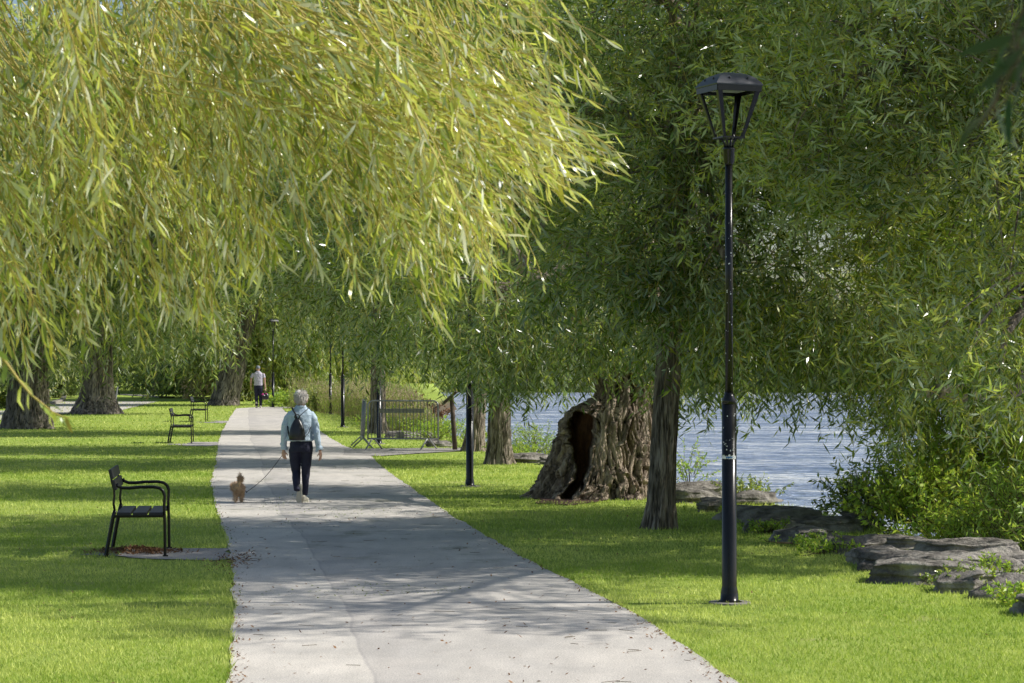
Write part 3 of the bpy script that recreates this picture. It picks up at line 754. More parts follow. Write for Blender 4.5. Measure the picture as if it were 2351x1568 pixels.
crown_parts(t6, (6.2, 25.3, 4), [(4.6, 23.6, 3.9, 1.6, 2.0, 1.9), (3.6, 24.5, 5.0, 1.8, 2, 1.9), (6.6, 23.6, 5.0, 1.8, 2.0, 2.0), (4.8, 27.5, 4.6, 2.2, 2.4, 2.2), (5.4, 25, 7.0, 2.8, 2.6, 1.8), (5.0, 23.4, 2.5, .9, .8, .7), (4.5, 22.2, 1.9, .9, .4, .5), (5.0, 22.4, 1.5, .7, .4, .4),
             (6.2, 18.4, 6.4, 2.0, 1.5, 1.2), (4.8, 21.0, 7.8, 2.4, 2.2, 1.3), (5.2, 22.3, 9.3, 3.0, 2.0, 1.4), (6.0, 21.5, 6.6, 2.4, 2.2, 1.3), (2.2, 24.5, 8.2, 2.4, 2.2, 1.2), (4.6, 22.2, 4.6, 1.2, .9, 1.2)],  # includes unseen high crown blobs added to shade the path and lawn
            520, 18, (.35, .85), .45, .15, .025, 16, M['leaf_mid'], 66, clump_sig=.25, updir=.5, hang=.08, wob=.3, spread=.85,
            fringe=[(260, 3.75, 6.0, 24, 27.5, 2.0, 3.4, .6, 1.5), (90, 3.9, 4.6, 25.5, 28.5, 1.6, 2.5, .6, 1.2), (80, 3.9, 5.0, 21.7, 22.2, 1.75, 2.3, .3, .7), (230, 2.2, 4.2, 25, 30, 2.1, 3.0, .45, 1.1), (40, 4.5, 5.8, 23.4, 26, 1.4, 2.4, .5, .9)], trunk_r=.10, tint_mu=.5)
# second waterside willow behind it: fills the right edge down to the shore
t6b = empty('willow_tree', (7.4, 31, -.5), label='bright green willow growing low at the water edge behind the shore rocks', cat='tree')
trunk_mesh('trunk', (0, 0, 0), [(-.4, .4), (.3, .3), (1.5, .24), (3.5, .18)], M['bark'], t6b, seed=62)
crown_parts(t6b, (7.3, 31, 2), [(4.9, 28.4, 1.9, .6, .9, 1.2), (5.4, 27.9, 2.7, .9, .9, .9), (5.9, 28.6, 1.8, 1.3, 1.5, 1.6), (7.0, 28.8, .9, 1.6, 1.6, 1.2), (6.5, 30, 4.0, 2.2, 2.0, 1.8), (5.2, 28.2, .5, .8, 1.0, .8), (6.2, 27.4, .5, .9, .7, .8)],
            460, 13, (.35, .85), .5, .14, .022, 17, M['leaf_shrub'], 67, clump_sig=.25, hang=.08, wob=.3, spread=.85, fringe=[(420, 4.5, 6.6, 27.2, 29.5, 1.2, 2.9, .6, 1.4)], tint_mu=.62)

# ---- left trees on the lawn (deep furrowed trunks)
b7 = gp(66, 984); x, y = b7.x, b7.y
slim_tree(b7, .62, .55, 5.0, 'thick dark trunked willow at the left edge of the lawn', 71,
          [(x, y, 6.6, 4.5, 4, 3.0), (x + 3.6, y - 1, 6.0, 3.0, 3, 2.6), (x - 1, y, 10.5, 5, 4, 3.0), (x + 4.5, y, 9.5, 3.5, 3.5, 3)],
          330, 13, [(240, x - 2, x + 5.0, y - 4, y + 2, 2.6, 4.6, .8, 1.9)], ll=.30, lw=.055, lps=15, m='bark_far', twr=.004, leafm='leaf_far', slen=(.8, 1.6), csig=.45,
          prof=[(-.1, .80), (.2, .72), (.6, .64), (2, .58), (5, .5)], lean=lambda z: (-.02 * z, 0), ridge=.09, freq=8, lobes=7, trunk_r=.3, tint_mu=.15)
b8 = gp(222, 950); x, y = b8.x, b8.y
slim_tree(b8, .62, .5, 6.0, 'stout willow with flared roots standing beside the curving road', 81,
          [(x, y, 7.5, 5, 4, 3.4), (x + 4.4, y - 1, 7.4, 3.6, 3, 3.2), (x - 3.6, y, 7.8, 3.4, 3.4, 3.2), (x, y, 12.5, 6.5, 4, 3.4)],
          340, 13, [(260, x - 5, x + 6, y - 3, y + 2, 2.6, 5.0, .8, 2.0)], ll=.36, lw=.07, lps=15, m='bark_far', twr=.005, leafm='leaf_far', slen=(.9, 1.8), csig=.5,
          prof=[(-.1, 1.05), (.25, .84), (.7, .68), (1.6, .58), (6, .42)], lean=lambda z: (.02 * z, 0), ridge=.09, freq=8, lobes=6, trunk_r=.3, tint_mu=.2)
b9 = gp(512, 931); x, y = b9.x, b9.y
slim_tree(b9, .62, .4, 6.5, 'big leaning trunked willow at the bend of the path near the far walker', 91,
          [(x + 2, y, 8.2, 4.5, 4, 3.8), (x - 3, y, 8.4, 4, 4, 3.8), (x + 1, y, 13.5, 6.5, 4, 3.6), (x + 5.2, y + 2, 7.6, 3, 3, 3.6)],
          360, 13, [(260, x - 5, x + 5.0, y - 3, y + 3, 3.4, 6.0, .8, 2.2)], ll=.40, lw=.08, lps=15, m='bark_far', twr=.005, leafm='leaf_far', slen=(.9, 1.9), csig=.55,
          prof=[(-.1, .82), (.3, .68), (1.2, .60), (3, .50), (6.5, .42)], lean=lambda z: (.30 * z ** .95, 0), ridge=.08, freq=8, lobes=5, trunk_r=.3, tint_mu=.55)
b10 = gp(359, 909); x, y = b10.x, b10.y
slim_tree(b10, .3, .22, 6, 'slender sunlit trunk far beyond the road', 101,
          [(x, y, 9, 5, 4, 4.2), (x + 5, y, 9.5, 4, 4, 4)], 200, 12, [(140, x - 4, x + 5, y - 3, y + 3, 3, 6, 1, 2.4)], ll=.4, lw=.085, lps=18, leafm='leaf_far', twigs=False, slen=(1.1, 2.4), csig=.7, tint_mu=.6)

# ---- background trees
def far_tree(px, d, w, h, z0, seed, label, ncl=190, tm=.55, group='trees closing off the far end of the park'):
    x = (px - HX) / F * d
    b = Vector((x, d, 0.2)); t = empty('background_tree', b, label=label, cat='tree', group=group)
    trunk_mesh('trunk', (0, 0, 0), [(-.3, .5), (.5, .38), (h * .6, .2)], M['bark_far'], t, n=24, nz=30, seed=seed)
    crown_parts(t, (x, d, h * .4), [(x, d, z0 + h * .45, w, w * .8, h * .5), (x - w * .5, d - 1, z0 + h * .3, w * .7, w * .6, h * .33), (x + w * .5, d, z0 + h * .62, w * .7, w * .6, h * .35)],
                ncl, 13, (1.2, 2.6), .9, .42, .10, 15, M['leaf_far'], seed, twigs=False, clump_sig=.8, trunk_r=.2, tint_mu=tm, shell=.5,
                fringe=[(200, x - w, x + w, d - w * .7, d + w * .4, z0 + 1.4, z0 + h * .5, 1.2, 3.0)])
FT = [(-60, 128, 5.5, 21, .6, 'pale green tree beyond the road at the left edge'), (90, 178, 7.5, 26, .3, 'tree behind the kerb between the two thick trunks'),
      (250, 185, 6.5, 18, .2, 'bushy tree beyond the road behind the stout trunk'), (400, 175, 6, 17, .2, 'tree behind the slender sunlit trunk'),
      (500, 168, 5.5, 18, .3, 'tree behind the leaning trunk'), (610, 136, 4.2, 14, .3, 'weeping willow hanging to the ground behind the far walker'),
      (700, 140, 4.4, 15, .3, 'weeping willow behind the dry seed heads'), (790, 146, 4.6, 15, .2, 'willow behind the two slim distant lamp posts'),
      (870, 165, 5.5, 16, .3, 'tree on the far point behind the steel barrier')]
for i, (px, d, w, h, z0, lb) in enumerate(FT): far_tree(px, d, w, h, z0, 300 + i, lb, tm=.62 + .2 * ((i * 37) % 10) / 10)
# far bank wood = one mass
rg = np.random.default_rng(5)
n = 7500
ox = rg.uniform(-40, 190, n); oy = rg.uniform(253.5, 275, n); hh = 9 + 5 * fbm(np.stack([ox * .09, ox * 0, ox * 0], -1), 3)
oz = rg.random(n) ** 1.2 * hh - .5
P = strands(np.stack([ox, oy, oz], -1), rg.normal(0, 1, (n, 3)), rg.uniform(2, 4, n), np.full(n, .4), 5, .3, rg)
V, fs, tn = leaves(P, 12, 1.3, .5, rg, tint=np.clip(.5 + .5 * fbm(np.stack([ox * .2, oz * .2, ox * 0], -1), 2), 0, .9))
tag(make_mesh('woods', V, fs, M['leaf_far'], attrs={'tint': tn}), 'hazy woods along the far bank of the river', 'woods', kind='stuff')

# ------------------------------------------------------------------ foreground willow
tA = empty('willow_tree', (-4.0, 8.2, 0), label='sunlit weeping willow whose yellow twigs hang across the upper left of the view', cat='tree')
trunk_mesh('trunk', (0, 0, 0), [(-.1, .6), (.3, .45), (2, .38), (4.4, .28)], M['bark'], tA, seed=5)
rg = np.random.default_rng(99)
EX = [-300, 0, 150, 300, 420, 500, 600, 700, 820, 900, 1010, 1120, 1230, 1330, 1410]
EYv = [840, 850, 815, 790, 760, 800, 690, 640, 690, 620, 765, 690, 520, 440, 405]
def fgstrands(n, d0, d1, x0, x1, exp, rg, lmin=.7, lmax=1.5, sl=.20, tass=9, sig=22, tsm=-.3, lift=75):
    nt_ = max(1, n // tass)
    tx_ = rg.uniform(x0, x1, nt_); td = rg.uniform(d0, d1, nt_); to = rg.exponential(exp, nt_); ts = rg.uniform(tsm, 1.6, nt_)
    ix = rg.integers(0, nt_, n)
    px = tx_[ix] + rg.normal(0, sig, n); d = td[ix] + rg.normal(0, .12, n)
    ty = np.interp(tx_[ix], EX, EYv) - to[ix] - lift - rg.exponential(38, n) + rg.normal(0, 8, n)
    tip = np.stack([(px - HX) / F * d, d, HC + (HY - ty) / F * d], -1)
    ln = rg.uniform(lmin, lmax, n); S = 9; P = np.empty((n, S, 3)); P[:, -1] = tip
    dr = np.stack([-sl * ts[ix] + rg.normal(0, .12, n), rg.normal(0, .15, n), np.ones(n)], -1)
    for k in range(S - 2, -1, -1):
        dr = nrm(dr + np.array([-.03, 0, 0]) + rg.normal(0, .07, (n, 3)))
        P[:, k] = P[:, k + 1] + dr * (ln / (S - 1))[:, None]
    return P
base = np.array(tA.location)
groups = [fgstrands(145, 6.6, 10.5, -250, 1130, 210, rg), fgstrands(66, 7.5, 10.5, 850, 1250, 120, rg, sl=.6, tsm=.5), fgstrands(34, 7.2, 9.5, 1120, 1300, 70, rg, sl=1.3, tass=4, tsm=.7, sig=14),
          fgstrands(20, 7.2, 9.5, 1290, 1405, 30, rg, sl=1.5, tass=3, tsm=.8, sig=8, lift=0), fgstrands(70, 8, 12, -250, 460, 120, rg)]
TS = [(1010, 762), (1022, 700), (1110, 692), (1135, 640), (830, 668), (795, 610), (600, 657), (640, 610), (500, 805), (470, 770), (340, 792), (380, 730), (130, 830), (70, 850), (960, 640), (915, 610), (1180, 600), (1235, 512), (720, 640), (400, 720), (250, 770), (560, 640), (200, 800), (20, 850), (-60, 870), (1290, 460), (1375, 215), (1300, 300), (1240, 60), (1400, 405)]
for (tx0, ty0) in TS:
    d0_ = rg.uniform(7.4, 9.2); k_ = 7; tl = rg.uniform(.9, 1.4)
    Pt_ = np.empty((k_, 9, 3)); pxs = tx0 + rg.normal(0, 11, k_); tys = ty0 - np.abs(rg.normal(0, 45, k_)); ds = d0_ + rg.normal(0, .10, k_)
    Pt_[:, -1] = np.stack([(pxs - HX) / F * ds, ds, HC + (HY - tys) / F * ds], -1)
    sl_ = rg.uniform(.05, .35) + (.7 if tx0 > 1200 else 0)
    dr = np.stack([-sl_ + rg.normal(0, .10, k_), rg.normal(0, .12, k_), np.ones(k_)], -1)
    for q in range(7, -1, -1):
        dr = nrm(dr + np.array([-.08, 0, 0]) + rg.normal(0, .06, (k_, 3))); Pt_[:, q] = Pt_[:, q + 1] + dr * tl / 8
    groups.append(Pt_)
P = np.concatenate(groups)
# side shoots
n = len(P); a = rg.integers(1, 7, n * 2); idx = np.repeat(np.arange(n), 2)
so = P[idx, a]; sd_ = nrm(P[idx, a + 1] - P[idx, a]) + rg.normal(0, .6, (n * 2, 3))
SP = strands(so, sd_, rg.uniform(.15, .45, n * 2), np.full(n * 2, 2.5), 9, .1, rg)
# one long twig with large leaves in front of the leftmost trunk
tw = np.array([at(-60, 700, 5.2), at(-20, 790, 5.2), at(20, 840, 5.2), at(45, 875, 5.2), at(70, 905, 5.2), at(95, 925, 5.2), at(120, 945, 5.2), at(140, 955, 5.2), at(160, 960, 5.2)])[None]
V1, f1, t1 = leaves(P - base, 27, .090, .0120, rg, near=True, tint=np.clip(.80 - .14 * (P[:, -1, 1] - 6.6) + .65 * vnoise(np.stack([P[:, -1, 0] * 3, P[:, -1, 1] * 3, P[:, -1, 2] * 2], -1)) + rg.normal(0, .12, n), 0, .95), spread=.65)  # strands further back tinted darker, shade of depth put into leaf colour
V2, f2, t2 = leaves(SP - base, 8, .07, .0100, rg, near=True, spread=.5)
V3, f3, t3 = leaves(tw - base, 20, .055, .0115, rg, near=True, spread=.7, hang=.5)
o1 = len(V1); o2 = o1 + len(V2)
fs = f1 + [f + o1 for f in f2] + [f + o2 for f in f3]
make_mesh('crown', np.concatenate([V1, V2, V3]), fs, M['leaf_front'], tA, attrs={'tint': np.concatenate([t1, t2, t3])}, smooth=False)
Va, qa = tubes_arr(P - base, np.linspace(.0030, .0012, 9)[None] * np.ones((n, 1)), 5)
Vb, qb = tubes_arr(SP - base, np.linspace(.0016, .0008, 9)[None] * np.ones((2 * n, 1)), 4)
Vc, qc = tubes_arr(tw - base, np.linspace(.0036, .0012, 9)[None], 6)
make_mesh('twigs', np.concatenate([Va, Vb, Vc]), [qa, qb + len(Va), qc + len(Va) + len(Vb)], M['twig'], tA, smooth=True)
# limbs of the foreground tree above the frame
mb = MB()
for k in range(7):
    e = Vector((-1.6 + k * .5 + 4.0, random.uniform(-1.2, 1.6), 4.2 + random.uniform(-.2, .4)))
    mb.tube([(0, 0, 3.6), (1.0 + .1 * k, e.y * .4, 4.6), (e.x * .7, e.y * .8, 4.8), tuple(e)], [.16, .10, .06, .02], 8)
mb.build('limb', M['bark'], tA, smooth=True)

# very near twigs, upper right corner
tN = empty('willow_tree', (3.6, 1.9, 0), label='willow just beside the camera with blurred dark leaves dipping into the upper right corner', cat='tree')
trunk_mesh('trunk', (0, 0, 0), [(-.1, .4), (.3, .3), (3, .2)], M['bark'], tN, seed=6, n=40, nz=40)
rg = np.random.default_rng(123)
n = 16
px = rg.uniform(2240, 2420, n); d = rg.uniform(1.9, 2.7, n); ty = rg.uniform(40, 330, n)
tip = np.stack([(px - HX) / F * d, d, HC + (HY - ty) / F * d], -1)
S = 7; P = np.empty((n, S, 3)); P[:, -1] = tip; dr = np.stack([rg.uniform(.2, .7, n), rg.normal(0, .2, n), np.ones(n)], -1)
for k in range(S - 2, -1, -1):
    dr = nrm(dr + np.array([.12, 0, 0])); P[:, k] = P[:, k + 1] + dr * .1
base = np.array(tN.location)
crown_parts(tN, (3.5, 1.9, 3), [(2.7, 1.6, 3.6, 1.2, 1.4, .9), (1.9, 1.2, 3.0, .6, .8, .5), (3.2, 1.2, 4.2, 1.4, 1.4, .8)], 130, 12, (.4, .8), 1.2, .08, .016, 20, M['leaf_mid'], 44, clump_sig=.2, trunk_r=.1)  # unseen crown placed sunward to shade the hanging leaves
V, fs, tn = leaves(P - base, 14, .06, .011, rg, near=True, tint=np.full(n, .3))
lo = make_mesh('hanging_leaves', V, fs, leaf_mat('shaded near leaf', (.02, .05, .01), (.03, .07, .015), (.05, .10, .02), (.05, .09, .03), (.05, .12, .01), .2, .5, .3), tN, attrs={'tint': tn})  # shade painted in: darker leaf colours than the other crowns
V, q_ = tubes_arr(P - base, np.linspace(.003, .001, S)[None] * np.ones((n, 1)), 5)
make_mesh('twigs', V, [q_], M['twig_dark'], tN)

# ------------------------------------------------------------------ lamp posts
def ring(n, r, z, a0, cx=0, cy=0):
    return [(cx + r * math.cos(a0 + k * 2 * math.pi / n), cy + r * math.sin(a0 + k * 2 * math.pi / n), z) for k in range(n)]
def rings_solid(mb, rs, closed=True):
    n = len(rs[0]); V = [p for r in rs for p in r]; fs = []
    for i in range(len(rs) - 1):
        for k in range(n):
            k2 = (k + 1) % n; fs.append((i * n + k, i * n + k2, (i + 1) * n + k2, (i + 1) * n + k))
    if closed: fs.append(tuple(range(n))[::-1]); fs.append(tuple((len(rs) - 1) * n + k for k in range(n)))
    mb.add(V, fs)
A0 = math.radians(66)
def make_lamp():
    t = empty('street_lamp', (0, 0, 0))
    m = MB(); m.tube([(0, 0, z) for z in (-.05, .0, .012, .02, .03, .09, .12, .14, 1.57)], [.115, .115, .115, .09, .072, .068, .062, .058, .058], 28)
    m.tube([(0, 0, 1.568), (0, 0, 1.60), (0, 0, 1.63), (0, 0, 1.66)], [.0585, .056, .042, .032], 28)
    m.build('pole_base', M['black_paint'], t, smooth=True)
    m = MB(); m.tube([(0, 0, -.02), (0, 0, .012), (0, 0, .016)], [.17, .168, .16], 24); m.build('footing', M['kerb'], t, smooth=False)
    m = MB(); m.tube([(0, 0, 1.655), (0, 0, 3.46)], [.031, .030], 24); m.build('pole', M['black_paint'], t, smooth=True)
    m = MB(); m.tube([(0, 0, z) for z in (3.45, 3.462, 3.475, 3.56, 3.565, 3.58, 3.588)], [.034, .036, .044, .045, .049, .049, .045], 24); m.build('neck', M['black_paint'], t, smooth=True)
    for k in range(4):
        m = MB()
        a = A0 + k * math.pi / 2; c, s = math.cos(a), math.sin(a)
        m.tube([(c * .028, s * .028, 3.585), (c * .036, s * .036, 3.62), (c * .06, s * .06, 3.65), (c * .10, s * .10, 3.668), (c * .125, s * .125, 3.71), (c * .14, s * .14, 3.76)], [.011, .010, .009, .008, .006, .004], 8)
        m.build('arm', M['black_paint'], t, smooth=True)
    hb_, ht = .127, .2815
    for k in range(4):                         # tapered flat corner bars
        m = MB()
        a = A0 + k * math.pi / 2; c, s = math.cos(a), math.sin(a)
        for sg in (-1, 1):
            aa = a + sg * math.pi * .75        # direction along the side
            dx, dy = math.cos(aa), math.sin(aa)
            V = []
            for (r, z, w) in ((hb_, 3.665, .019), (ht - .012, 4.045, .040)):
                for f, inn in ((0, 0), (1, 0), (1, .007), (0, .007)):
                    V.append(((r - inn * 1.4) * c + dx * w * f, (r - inn * 1.4) * s + dy * w * f, z))
            m.add(V, [(0, 1, 2, 3), (7, 6, 5, 4), (0, 4, 5, 1), (1, 5, 6, 2), (2, 6, 7, 3), (3, 7, 4, 0)])
        m.build('corner_bar', M['black_paint'], t)
    m = MB()
    for r, z0, z1, w in ((hb_ + .002, 3.655, 3.668, .012),):
        for k in range(4):
            p0 = Vector(ring(4, r, 0, A0)[k]); p1 = Vector(ring(4, r, 0, A0)[(k + 1) % 4]); c = (p0 + p1) / 2
            m.box((c.x, c.y, (z0 + z1) / 2), ((p1 - p0).length + .004, w, z1 - z0), Matrix.Rotation(math.atan2((p1 - p0).y, (p1 - p0).x), 3, 'Z'))
    m.build('lower_frame', M['black_paint'], t)
    m = MB()
    for k in range(4):
        p0 = Vector(ring(4, ht - .006, 0, A0)[k]); p1 = Vector(ring(4, ht - .006, 0, A0)[(k + 1) % 4]); c = (p0 + p1) / 2 * .965
        m.box((c.x, c.y, 4.037), ((p1 - p0).length * .965, .012, .045), Matrix.Rotation(math.atan2((p1 - p0).y, (p1 - p0).x), 3, 'Z'))
    m.build('rim', M['black_paint'], t)
    m = MB()
    def sq(h, z, round_=.12, n=8):             # square ring with rounded sides
        P = []
        cs = [Vector(p) for p in ring(4, h, z, A0)]
        for k in range(4):
            for j in range(n):
                f = j / n; p = cs[k].lerp(cs[(k + 1) % 4], f); b = math.sin(math.pi * f) * round_ * h
                d = Vector((p.x, p.y, 0)).normalized(); p = p + d * b; P.append(tuple(p))
        return P
    rings_solid(m, [sq(ht, 4.06, 0), sq(ht + .004, 4.068, 0), sq(ht - .002, 4.075, .01), sq(.258, 4.095, .02), sq(.215, 4.128, .04), sq(.165, 4.152, .05), sq(.11, 4.166, .07), sq(.06, 4.172, .1), sq(.01, 4.174, .1)])
    rf = m.build('lamp_shade', M['shade'], t, smooth=True)
    for e_ in rf.data.edges:
        i0, i1 = e_.vertices
        if i0 % 8 == 0 and i1 % 8 == 0 and i0 % 32 == i1 % 32 or (i0 // 32 == i1 // 32 and i0 // 32 < 2): e_.use_edge_sharp = True
    for k in range(4):
        p0 = Vector(ring(4, .236, 4.115, A0)[k]); p1 = Vector(ring(4, .236, 4.115, A0)[(k + 1) % 4])
        for f in (.27, .73):
            p = p0.lerp(p1, f); MB().ball((p.x * 1.02, p.y * 1.02, 4.112), (.009, .009, .014), 8, 6).build('bolt', M['black_paint'], rf, smooth=True)
    m = MB(); rings_solid(m, [ring(4, .20, 4.035, A0), ring(4, .20, 4.058, A0)]); m.build('light_panel', M['lens'], t)
    return t
M['shade'] = simple('weathered black shade', (.045, .048, .058), .42, var=.2, scale=30, spec=.6)
M['black_paint'].node_tree.nodes['Principled BSDF'].inputs['Roughness'].default_value = .24
M['lens'] = simple('clouded lens', (.35, .36, .34), .25, var=.1)
proto = make_lamp()
LP = [(1674, 1385, 'tall black lamp post in full view with lantern head and torn sticker'),
      (1078.5, 1117, 'black lamp post in front of the dark willow trunk, head lost in foliage'),
      (870, 1019, 'black lamp post standing behind the steel crowd barrier'),
      (787, 981, 'slim black lamp post on the grass just past the denim jacket walker'),
      (758.5, 951, 'far black lamp post at the edge of the dry weeds'),
      (627, 935, 'most distant black lamp post beside the man with the bag'),
      (366, 908, 'black lamp post far beyond the road beside the slender trunk')]
for i, (px, py, lb) in enumerate(LP):
    o = proto if i == 0 else copy_tree(proto)
    p = gp(px, py); o.location = (p.x, p.y, -.0); tag(o, lb, 'lamp post', 'black lamp posts along the path')
    if i: o.rotation_euler.z = .05 * i
# torn sticker with a blue print, and paint chips
st = MB()
def patch(mb, a0, a1, zb, zt, r, n=14, jag=.008, seed=1):
    rg_ = random.Random(seed); V = []
    for k in range(n + 1):
        a = a0 + (a1 - a0) * k / n
        V.append((r * math.cos(a), r * math.sin(a), zb + rg_.uniform(-.003, .003))); V.append((r * math.cos(a), r * math.sin(a), zt + rg_.uniform(-jag, jag * 1.6)))
    mb.add(V, [(2 * k, 2 * k + 2, 2 * k + 3, 2 * k + 1) for k in range(n)])
patch(st, math.radians(195), math.radians(325), 1.138, 1.163, .0596)
sk = st.build('sticker', M['white'], proto)
s2 = MB(); patch(s2, math.radians(240), math.radians(290), 1.143, 1.155, .0602, 8, .004, 3); s2.build('sticker_print', M['blue'], sk)
ch = MB(); rr_ = random.Random(8)
for k in range(46):
    z = rr_.choice([rr_.uniform(1.2, 1.5), rr_.uniform(1.2, 1.35), rr_.uniform(1.7, 2.6), rr_.uniform(2.6, 3.4)]); a = math.radians(rr_.uniform(200, 330)); r = .0587 if z < 1.57 else .0318
    s_ = rr_.uniform(.0015, .005); c, s = math.cos(a), math.sin(a)
    V = [(r * c - s * s_ * e, r * s + c * s_ * e, z + s_ * f * 1.3) for e, f in ((-1, -.6), (.7, -1), (1, .6), (-.5, 1))]
    ch.add(V, [(0, 1, 2, 3)])
ch.build('paint_chip', M['white'], proto)

# ------------------------------------------------------------------ benches
def make_bench():
    t = empty('park_bench', (0, 0, 0)); Lg = 1.10; c = .0015
    Xc = lambda cx: (cx - 1083) * c; Zc = lambda cy: (1505 - cy) * c
    for y in (0.0, Lg):
        m = MB()
        m.tube([(Xc(694), y, 0), (Xc(700), y, .01), (Xc(722), y, Zc(1370)), (Xc(746), y, Zc(1243)), (Xc(757), y, Zc(1205))], [(.015, .02)] * 5, 10)
        m.tube([(Xc(1083), y, 0), (Xc(1081), y, .02), (Xc(1078), y, Zc(1300)), (Xc(1074), y, Zc(1180)), (Xc(1078), y, Zc(1110)), (Xc(1066), y, Zc(1078)), (Xc(1044), y, Zc(1060)), (Xc(1005), y, Zc(1052)), (Xc(920), y, Zc(1053)), (Xc(850), y, Zc(1059)), (Xc(805), y, Zc(1058)), (Xc(775), y, Zc(1046)), (Xc(765), y, Zc(1030))],
               [(.015, .018)] * 4 + [(.016, .016)] * 9, 10)
        m.build('side_frame', M['black_paint'], t, smooth=True)
        m = MB(); m.tube([(Xc(757), y, Zc(1215)), (Xc(748), y, Zc(1160)), (Xc(753), y, Zc(1110)), (Xc(751), y, Zc(1070)), (Xc(738), y, Zc(1020)), (Xc(728), y, Zc(975))], [(.012, .016)] * 6, 10)
        m.build('back_support', M['black_paint'], t, smooth=True)
        m = MB(); m.box(((Xc(745) + Xc(1078)) / 2, y, Zc(1243)), (Xc(1078) - Xc(745), .028, .026)); m.build('seat_rail', M['black_paint'], t, bevel=.004)
        for xx in (694, 1083):
            m = MB(); m.box((Xc(xx), y, .006), (.055, .05, .012)); m.build('foot', M['black_paint'], t, bevel=.003)
    for a, b in ((768, 858), (872, 962), (976, 1066)):
        m = MB(); m.box(((Xc(a) + Xc(b)) / 2, Lg / 2, Zc(1228)), (Xc(b) - Xc(a), Lg + .06, .034)); m.build('seat_plank', M['black_wood'], t, bevel=.006)
    for k, (x0, z0, x1, z1) in enumerate(((752, 1072, 738, 1008), (733, 1000, 716, 938))):
        p0 = Vector((Xc(x0), 0, Zc(z0))); p1 = Vector((Xc(x1), 0, Zc(z1))); d = p1 - p0; cc = (p0 + p1) / 2
        ang = math.atan2(d.x, d.z); m = MB()
        m.box((cc.x + .012, Lg / 2, cc.z), (.034, Lg + .06, d.length), Matrix.Rotation(ang, 3, 'Y'))
        m.build('back_plank', M['black_wood'], t, bevel=.008)
    return t
bp = make_bench()
BL = [(380.5, 1278.6, 'nearest black bench with armrests standing over a pile of dead leaves'),
      (440, 1018, 'middle black bench on the lawn, side on to the path'),
      (472.5, 968.5, 'farthest black bench, small beside the rising path')]
for i, (px, py, lb) in enumerate(BL):
    o = bp if i == 0 else copy_tree(bp); p = gp(px, py); o.location = (p.x, p.y, .008); o.rotation_euler.z = (.105, .09, .06)[i]; tag(o, lb, 'bench', 'black benches facing the path')
for k, (x, z, s) in enumerate(((-.30, .683, .010), (-.24, .686, .007), (-.42, .695, .006))):
    pass

# ------------------------------------------------------------------ barriers
def make_barrier(plates=True):
    t = empty('crowd_barrier', (0, 0, 0)); k = 1 / 101.6
    X = lambda d: (d - 925) * k; Zb = lambda y: (1033 - y) * k
    xl, xr, zt, zb = X(845), X(1006), Zb(920), Zb(1007)
    m = MB(); r = .12
    pts = [(xl, 0, zb - .02)]
    pts += [(xl, 0, zt - r)] + [(xl + r - r * math.cos(a), 0, zt - r + r * math.sin(a)) for a in [math.pi / 8 * q for q in range(1, 4)]] + [(xl + r, 0, zt)]
    pts += [(xr - r, 0, zt)] + [(xr - r + r * math.sin(a), 0, zt - r + r * math.cos(a)) for a in [math.pi / 8 * q for q in range(1, 4)]] + [(xr, 0, zt - r), (xr, 0, zb - .10)]
    m.tube(pts, .019, 10); m.tube([(xl, 0, zb), (xr, 0, zb)], .019, 10)
    m.build('frame', M['galv'], t, smooth=True)
    nb = 20
    for q in range(1, nb):
        x = xl + (xr - xl) * q / nb
        top = zt - (.0 if .1 < q / nb < .9 else .02)
        m = MB()
        if q in (1, nb - 1, 7, 13):
            o = .035 if q in (1, 7) else -.035
            m.tube([(x, 0, zb), (x, 0, top - .16), (x + o * .4, 0, top - .07), (x + o, 0, top - .01)], .0075, 8)
        else: m.tube([(x, 0, zb), (x, 0, top)], .0075, 8)
        m.build('bar', M['galv_dark'], t, smooth=True)
    for xa in (X(857), X(983)):
        m = MB(); m.tube([(xa - .16, -.22, .02), (xa - .03, -.02, zb - .015), (xa + .03, .02, zb - .015), (xa + .19, .22, .02)], .018, 10); m.build('foot', M['galv'], t, smooth=True)
    m = MB(); m.tube([(xr, 0, zt - .22), (xr + .04, 0, zt - .22), (xr + .04, 0, zt - .26)], .009, 8); m.tube([(xr, 0, zb + .02), (xr + .03, 0, zb + .02)], .012, 8); m.build('hook', M['galv'], t)
    if plates:
        for a, b, y0, y1 in ((870, 973, 938, 948), (911, 928, 992, 1006)):
            m = MB(); m.box(((X(a) + X(b)) / 2, .022, (Zb(y0) + Zb(y1)) / 2), (X(b) - X(a), .012, Zb(y0) - Zb(y1))); m.build('plate', M['plate'], t, bevel=.002)
    return t
br = make_barrier(); p = gp(925, 1033); br.location = p; tag(br, 'steel crowd barrier facing the path with a long olive plate across its bars', 'barrier', 'steel crowd barriers')
br2 = copy_tree(br)
for ch_ in [q for q in C.objects if q.parent == br2 and q.name.startswith('plate')]: bpy.data.objects.remove(ch_)
p2 = gp(842, 1031); br2.rotation_euler = (math.radians(3), 0, math.radians(96))
br2.location = (p2.x - .17, p2.y + .95, .0); tag(br2, 'leaning steel crowd barrier seen end on beside the other one', 'barrier', 'steel crowd barriers')

